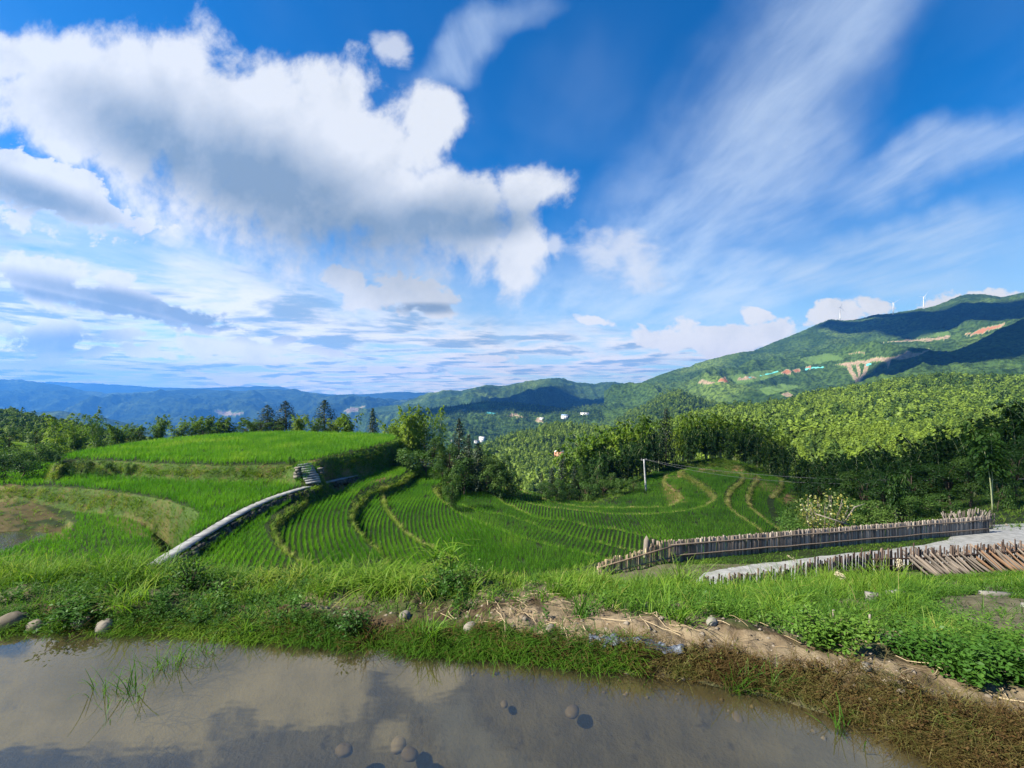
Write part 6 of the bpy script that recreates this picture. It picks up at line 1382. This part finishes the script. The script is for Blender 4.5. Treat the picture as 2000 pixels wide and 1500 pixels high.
# ------------------------------------------------------------------ utility pole and wires
def pole():
    X, Y = wxy(1262, 66.5); z = float(zg(X, Y)[0]); h = (HY - 897)/F*Y - z; r = empty('utility_pole', (X, Y, z)); tag(r, 'slim grey concrete utility pole beside the terraced knoll', 'utility pole')
    m = MB(); t = np.linspace(0, 1, 6); m.tube(np.stack([-.35*t, 0*t, h*t - .2*(1 - t)], 1), .15 - .05*t, 10, .8); m.build('post', concrete_mat('pole concrete', (.32, .32, .31), (.46, .46, .44)), r, True)
    m = MB(); m.box((-.35, 0, h - .12), (.95, .08, .09), .1, .5); ca = m.build('crossarm', M_STEP, r)
    for dx in (-.38, .38):
        m = MB(); m.tube(np.array([[-.35 + dx, .03*dx, h - .07], [-.35 + dx, .03*dx, h + .02], [-.35 + dx, .03*dx, h + .12]]), [.05, .07, .03], 8, .9); m.build('insulator', M_STEP, ca)
    wm = tintmat('wire', [(0, (.10, .10, .10)), (1, (.25, .25, .25))], .6)
    m = MB(); a = np.array([X - .35, Y, z + h + .05])
    for k, (px, py, Y2, sag) in enumerate(((1700, 945, 44, 1.0), (2150, 930, 32, 1.4))):
        b = P(px, py, Y2); t = np.linspace(0, 1, 24)[:, None]; c = a + (b - a)*t; c[:, 2] -= sag*4*(t[:, 0]*(1 - t[:, 0])); m.tube(c - a, .012, 4, .5, False)
    tag(m.build('power_line', wm, None, False, tuple(a)), 'thin wires running right from the utility pole over the shaded wood', 'power line')
pole()
# ------------------------------------------------------------------ far buildings, turbines, netting
def paint(name, c, rough=.8):
    m, N, out = newmat(name); p = N.n('ShaderNodeNewGeometry').outputs['Position']; n = N.noise(p, .8, 5, .6); bsdf(N, out, N.mix(N.m('MULTIPLY', n, .5), c, tuple(.7*a for a in c)), rough, .2); return m
WALLW, BRICK, TIN, TILE, GLASS = paint('white render', (.68, .66, .62)), paint('orange brick', (.46, .22, .14)), paint('blue tin', (.20, .30, .42), .5), paint('grey tile', (.20, .19, .19)), paint('dark window', (.03, .035, .04), .3)
def house(name, label, pos, w, d, h, rz, wall, roof, floors=2, bays=3, flat=False, group=None):
    r = empty(name, pos, rz); tag(r, label, 'house', group); m = MB(); m.box((0, 0, h/2 - 3), (w, d, h + 6)); m.build('wall', wall, r)
    m = MB()
    if flat: m.box((0, 0, h + .06), (w + .1, d + .1, .16))
    else: m.add([[-w/2-.4, -d/2-.5, h], [w/2+.4, -d/2-.5, h], [w/2+.4, d/2+.5, h], [-w/2-.4, d/2+.5, h], [-w/2-.4, 0, h + d*.28], [w/2+.4, 0, h + d*.28]], [[0, 1, 5, 4], [2, 3, 4, 5], [3, 2, 1, 0]], [[0, 4, 3], [1, 2, 5]])
    m.build('roof', roof, r)
    for f in range(floors):
        for b in range(bays):
            q = MB(); q.box(((b + .5)/bays*w - w/2, -d/2 - .01, h*(f + .55)/floors), (w/bays*.42, .12, h/floors*.45)); q.build('window', GLASS, r)
    return r
def at_loft(n, px, py): return loft_at(n, px, py)
p = at_loft('forest_hill', 1092, 899); p = (p[0], p[1] - 6, p[2] + 3.0); house('brick_house', 'two storey orange brick house in the wooded valley', p, 8.6, 8, 6.6, -.25, BRICK, WALLW, 2, 3, True)
p2 = at_loft('forest_hill', 1104, 900); p2 = (p2[0] + .8, p2[1] - 6, p2[2] + 2.5); house('brick_house', 'low white wing right of the orange brick house', p2, 6.5, 6, 3.2, -.25, WALLW, TILE, 1, 2)
p3 = at_loft('forest_hill', 1095, 910); p3 = (p3[0], p3[1] - 4, p3[2] + 3); house('farm_shed', 'low shed with blue and pale roof below the orange brick house', p3, 11, 6, 2.8, -.2, WALLW, TIN, 1, 3)
FG = 'white houses scattered over the far valley'
for i, (lf, px, py, w, h, lab) in enumerate((('valley_slope', 1141, 812, 30, 11, 'cluster block of white flats high on the shaded slope'), ('valley_slope', 1104, 816, 22, 9, 'pale blue roofed house left of the white flats'), ('valley_slope', 1058, 820, 14, 7, 'white house beside a bare earth clearing'), ('valley_slope', 1207, 825, 11, 6, 'small white house far right on the shaded slope'),
        ('valley_slope', 1252, 830, 10, 6, 'red roofed house low on the shaded slope'), ('valley_slope', 1258, 842, 9, 6, 'lowest red roofed house on the shaded slope'), ('valley_slope', 941, 862, 14, 13, 'white tower block in the valley bottom left of the wooded hill'), ('valley_slope', 930, 866, 11, 6, 'low white house beside the tower block'),
        ('mountain', 1408, 731, 22, 9, 'leftmost white house of the hamlet on the mountain'), ('mountain', 1418, 728, 18, 8, 'white house of the hamlet on the mountain, above the leftmost'), ('mountain', 1467, 725, 20, 8, 'white house right of the mountain hamlet'), ('mountain', 1441, 724, 18, 8, 'middle white house of the mountain hamlet'))):
    if lf not in LOFT: continue
    q = at_loft(lf, px, py); house('white_house', lab, q, w, w*.6, h, rng.normal(-.2, .3), WALLW, TIN if 'blue' in lab else (BRICK if 'red' in lab else TILE), 2 if h > 7 else 1, 3, i % 2 == 0, FG)
def turbine(label, px, base, top, rot):
    X, Y, Z = at_loft('mountain', px, base); h = (HY - top)/F*Y - Z; r = empty('wind_turbine', (X, Y, Z - 1)); tag(r, label, 'wind turbine', 'wind turbines on the skyline')
    wm = WALLW; m = MB(); t = np.linspace(0, 1, 5); m.tube(np.stack([0*t, 0*t, h*t], 1), 2.6 - 1.0*t, 12, .9); m.build('tower', wm, r, True)
    m = MB(); m.box((0, 0, h + 1.2), (3.2, 9, 3.2)); m.build('nacelle', wm, r); m = MB(); m.tube(np.array([[0, -4.5, h + 1.2], [0, -6.2, h + 1.2], [0, -7, h + 1.2]]), [1.6, 1.3, .3], 10); hb = m.build('hub', wm, r)
    for k in range(3):
        a = rot + k*2.094; d = np.array([math.sin(a), 0, math.cos(a)]); m = MB(); L_ = h*.62
        m.tube(np.array([[0, -6, h + 1.2] + d*L_*f for f in (0, .15, .5, 1)]), [.5, .8, .45, .1], 6); m.build('blade', wm, hb)
turbine('leftmost thin wind turbine before a white cloud', 1641, 626, 601, .3)
turbine('middle wind turbine standing on the saddle of the mountain', 1744, 614, 592, 1.0)
turbine('right wind turbine beside the highest summit', 1804, 603, 580, .6)
NETM = paint('turquoise netting', (.10, .40, .36))
def net(label, lf, pts, wpx, group='turquoise safety nets on the far slopes'):
    rows = [[], []]
    for (px, py) in smooth_line(pts, 6):
        for j, s in enumerate((-1, 1)):
            X, Y, Z = at_loft(lf, px, py + s*wpx); rows[j].append([X, Y, Z + 1.2])
    v = np.array(rows[0] + rows[1]); k = len(rows[0]); v = np.concatenate([v, v - [0, 0, .3]]); f = gridfaces(2, k)
    tag(obj('safety_net', mesh('safety_net', v, [f, (f + 2*k)[:, ::-1]], NETM)), label, 'net', group)
net('long turquoise net below the mountain hamlet', 'mountain', [(1462, 738), (1490, 733), (1520, 727)], 1.2)
net('turquoise net right of the orange earth cuts', 'mountain', [(1572, 722), (1590, 719), (1612, 718)], 1.2)
net('turquoise net running down right of the orange cut', 'mountain', [(1425, 752), (1438, 758), (1450, 764)], 1.2)
net('turquoise net on the wide earth scar', 'mountain', [(1692, 713), (1702, 712)], 1.8)
net('turquoise net on the shaded slope', 'valley_slope', [(1195, 778), (1225, 776), (1256, 771)], 1.1)
net('small turquoise net left on the shaded slope', 'valley_slope', [(948, 806), (958, 807), (968, 808)], 1.3)
# ------------------------------------------------------------------ air: one closed box of even haze
def haze_box():
    m, N, out = newmat('haze air')
    v = N.n('ShaderNodeVolumePrincipled'); v.inputs['Color'].default_value = (.07, .30, .86, 1); v.inputs['Density'].default_value = 1.15e-4
    v.inputs['Anisotropy'].default_value = .25
    N.t.links.new(v.outputs[0], out.inputs['Volume'])
    b = MB(); b.box((0, 6600, 135), (28400, 14000, 1320)); tag(b.build('haze', m), kind='stuff')
haze_box()

# ------------------------------------------------------------------ unseen clouds added above the frame to shade the mountain, valley and right hand wood
def cloud(target, size, seed, k=5200):
    c = np.array(target, float) + k*np.array(sd); r = np.random.default_rng(seed); m, N, out = M_CLOUD; b = MB()
    for i in range(16):
        o_ = r.normal(0, .42, 3)*np.array([1, 1, .35]); s = r.uniform(.35, .62)
        n = 14; u = np.linspace(0, np.pi, n); v = np.arange(20)/20*2*np.pi
        d = np.stack([np.sin(u)[:, None]*np.cos(v), np.sin(u)[:, None]*np.sin(v), np.cos(u)[:, None]*np.ones(20)], -1)
        rr = .8 + .5*fbm(d[..., 0]*2 + d[..., 2]*1.3 + 9, d[..., 1]*2 - d[..., 2] + 5, seed*31 + i, 4)
        V = (d*rr[..., None]*s*np.array([1, 1, .6]) + o_)*np.array(size)*.5
        i_ = np.arange(n - 1)[:, None]*20; j = np.arange(20)[None, :]
        b.add(V.reshape(-1, 3), np.stack([i_ + j, i_ + (j + 1) % 20, i_ + 20 + (j + 1) % 20, i_ + 20 + j], -1).reshape(-1, 4)[:, ::-1])
    tag(b.build('cloud', m, None, True, tuple(c)), kind='structure')  # stands out of view, added for the shadow it throws on its target
M_CLOUD = newmat('white cloud'); bsdf(M_CLOUD[1], M_CLOUD[2], (.85, .85, .86, 1), 1.0, 0.0)
cloud(P(1925, 640, 2100), (560, 900, 230), 3)
cloud(P(1990, 650, 1850), (520, 700, 240), 4)
cloud(P(1900, 705, 1240), (640, 420, 200), 5)
cloud(P(1100, 790, 3000), (900, 900, 250), 7, 9000)
cloud(P(1020, 815, 1900), (700, 420, 220), 8, 8000)
cloud(P(2110, 930, 56), (78, 78, 28), 9)  # tiny unseen cloud, sized and placed only to darken the right hand wood
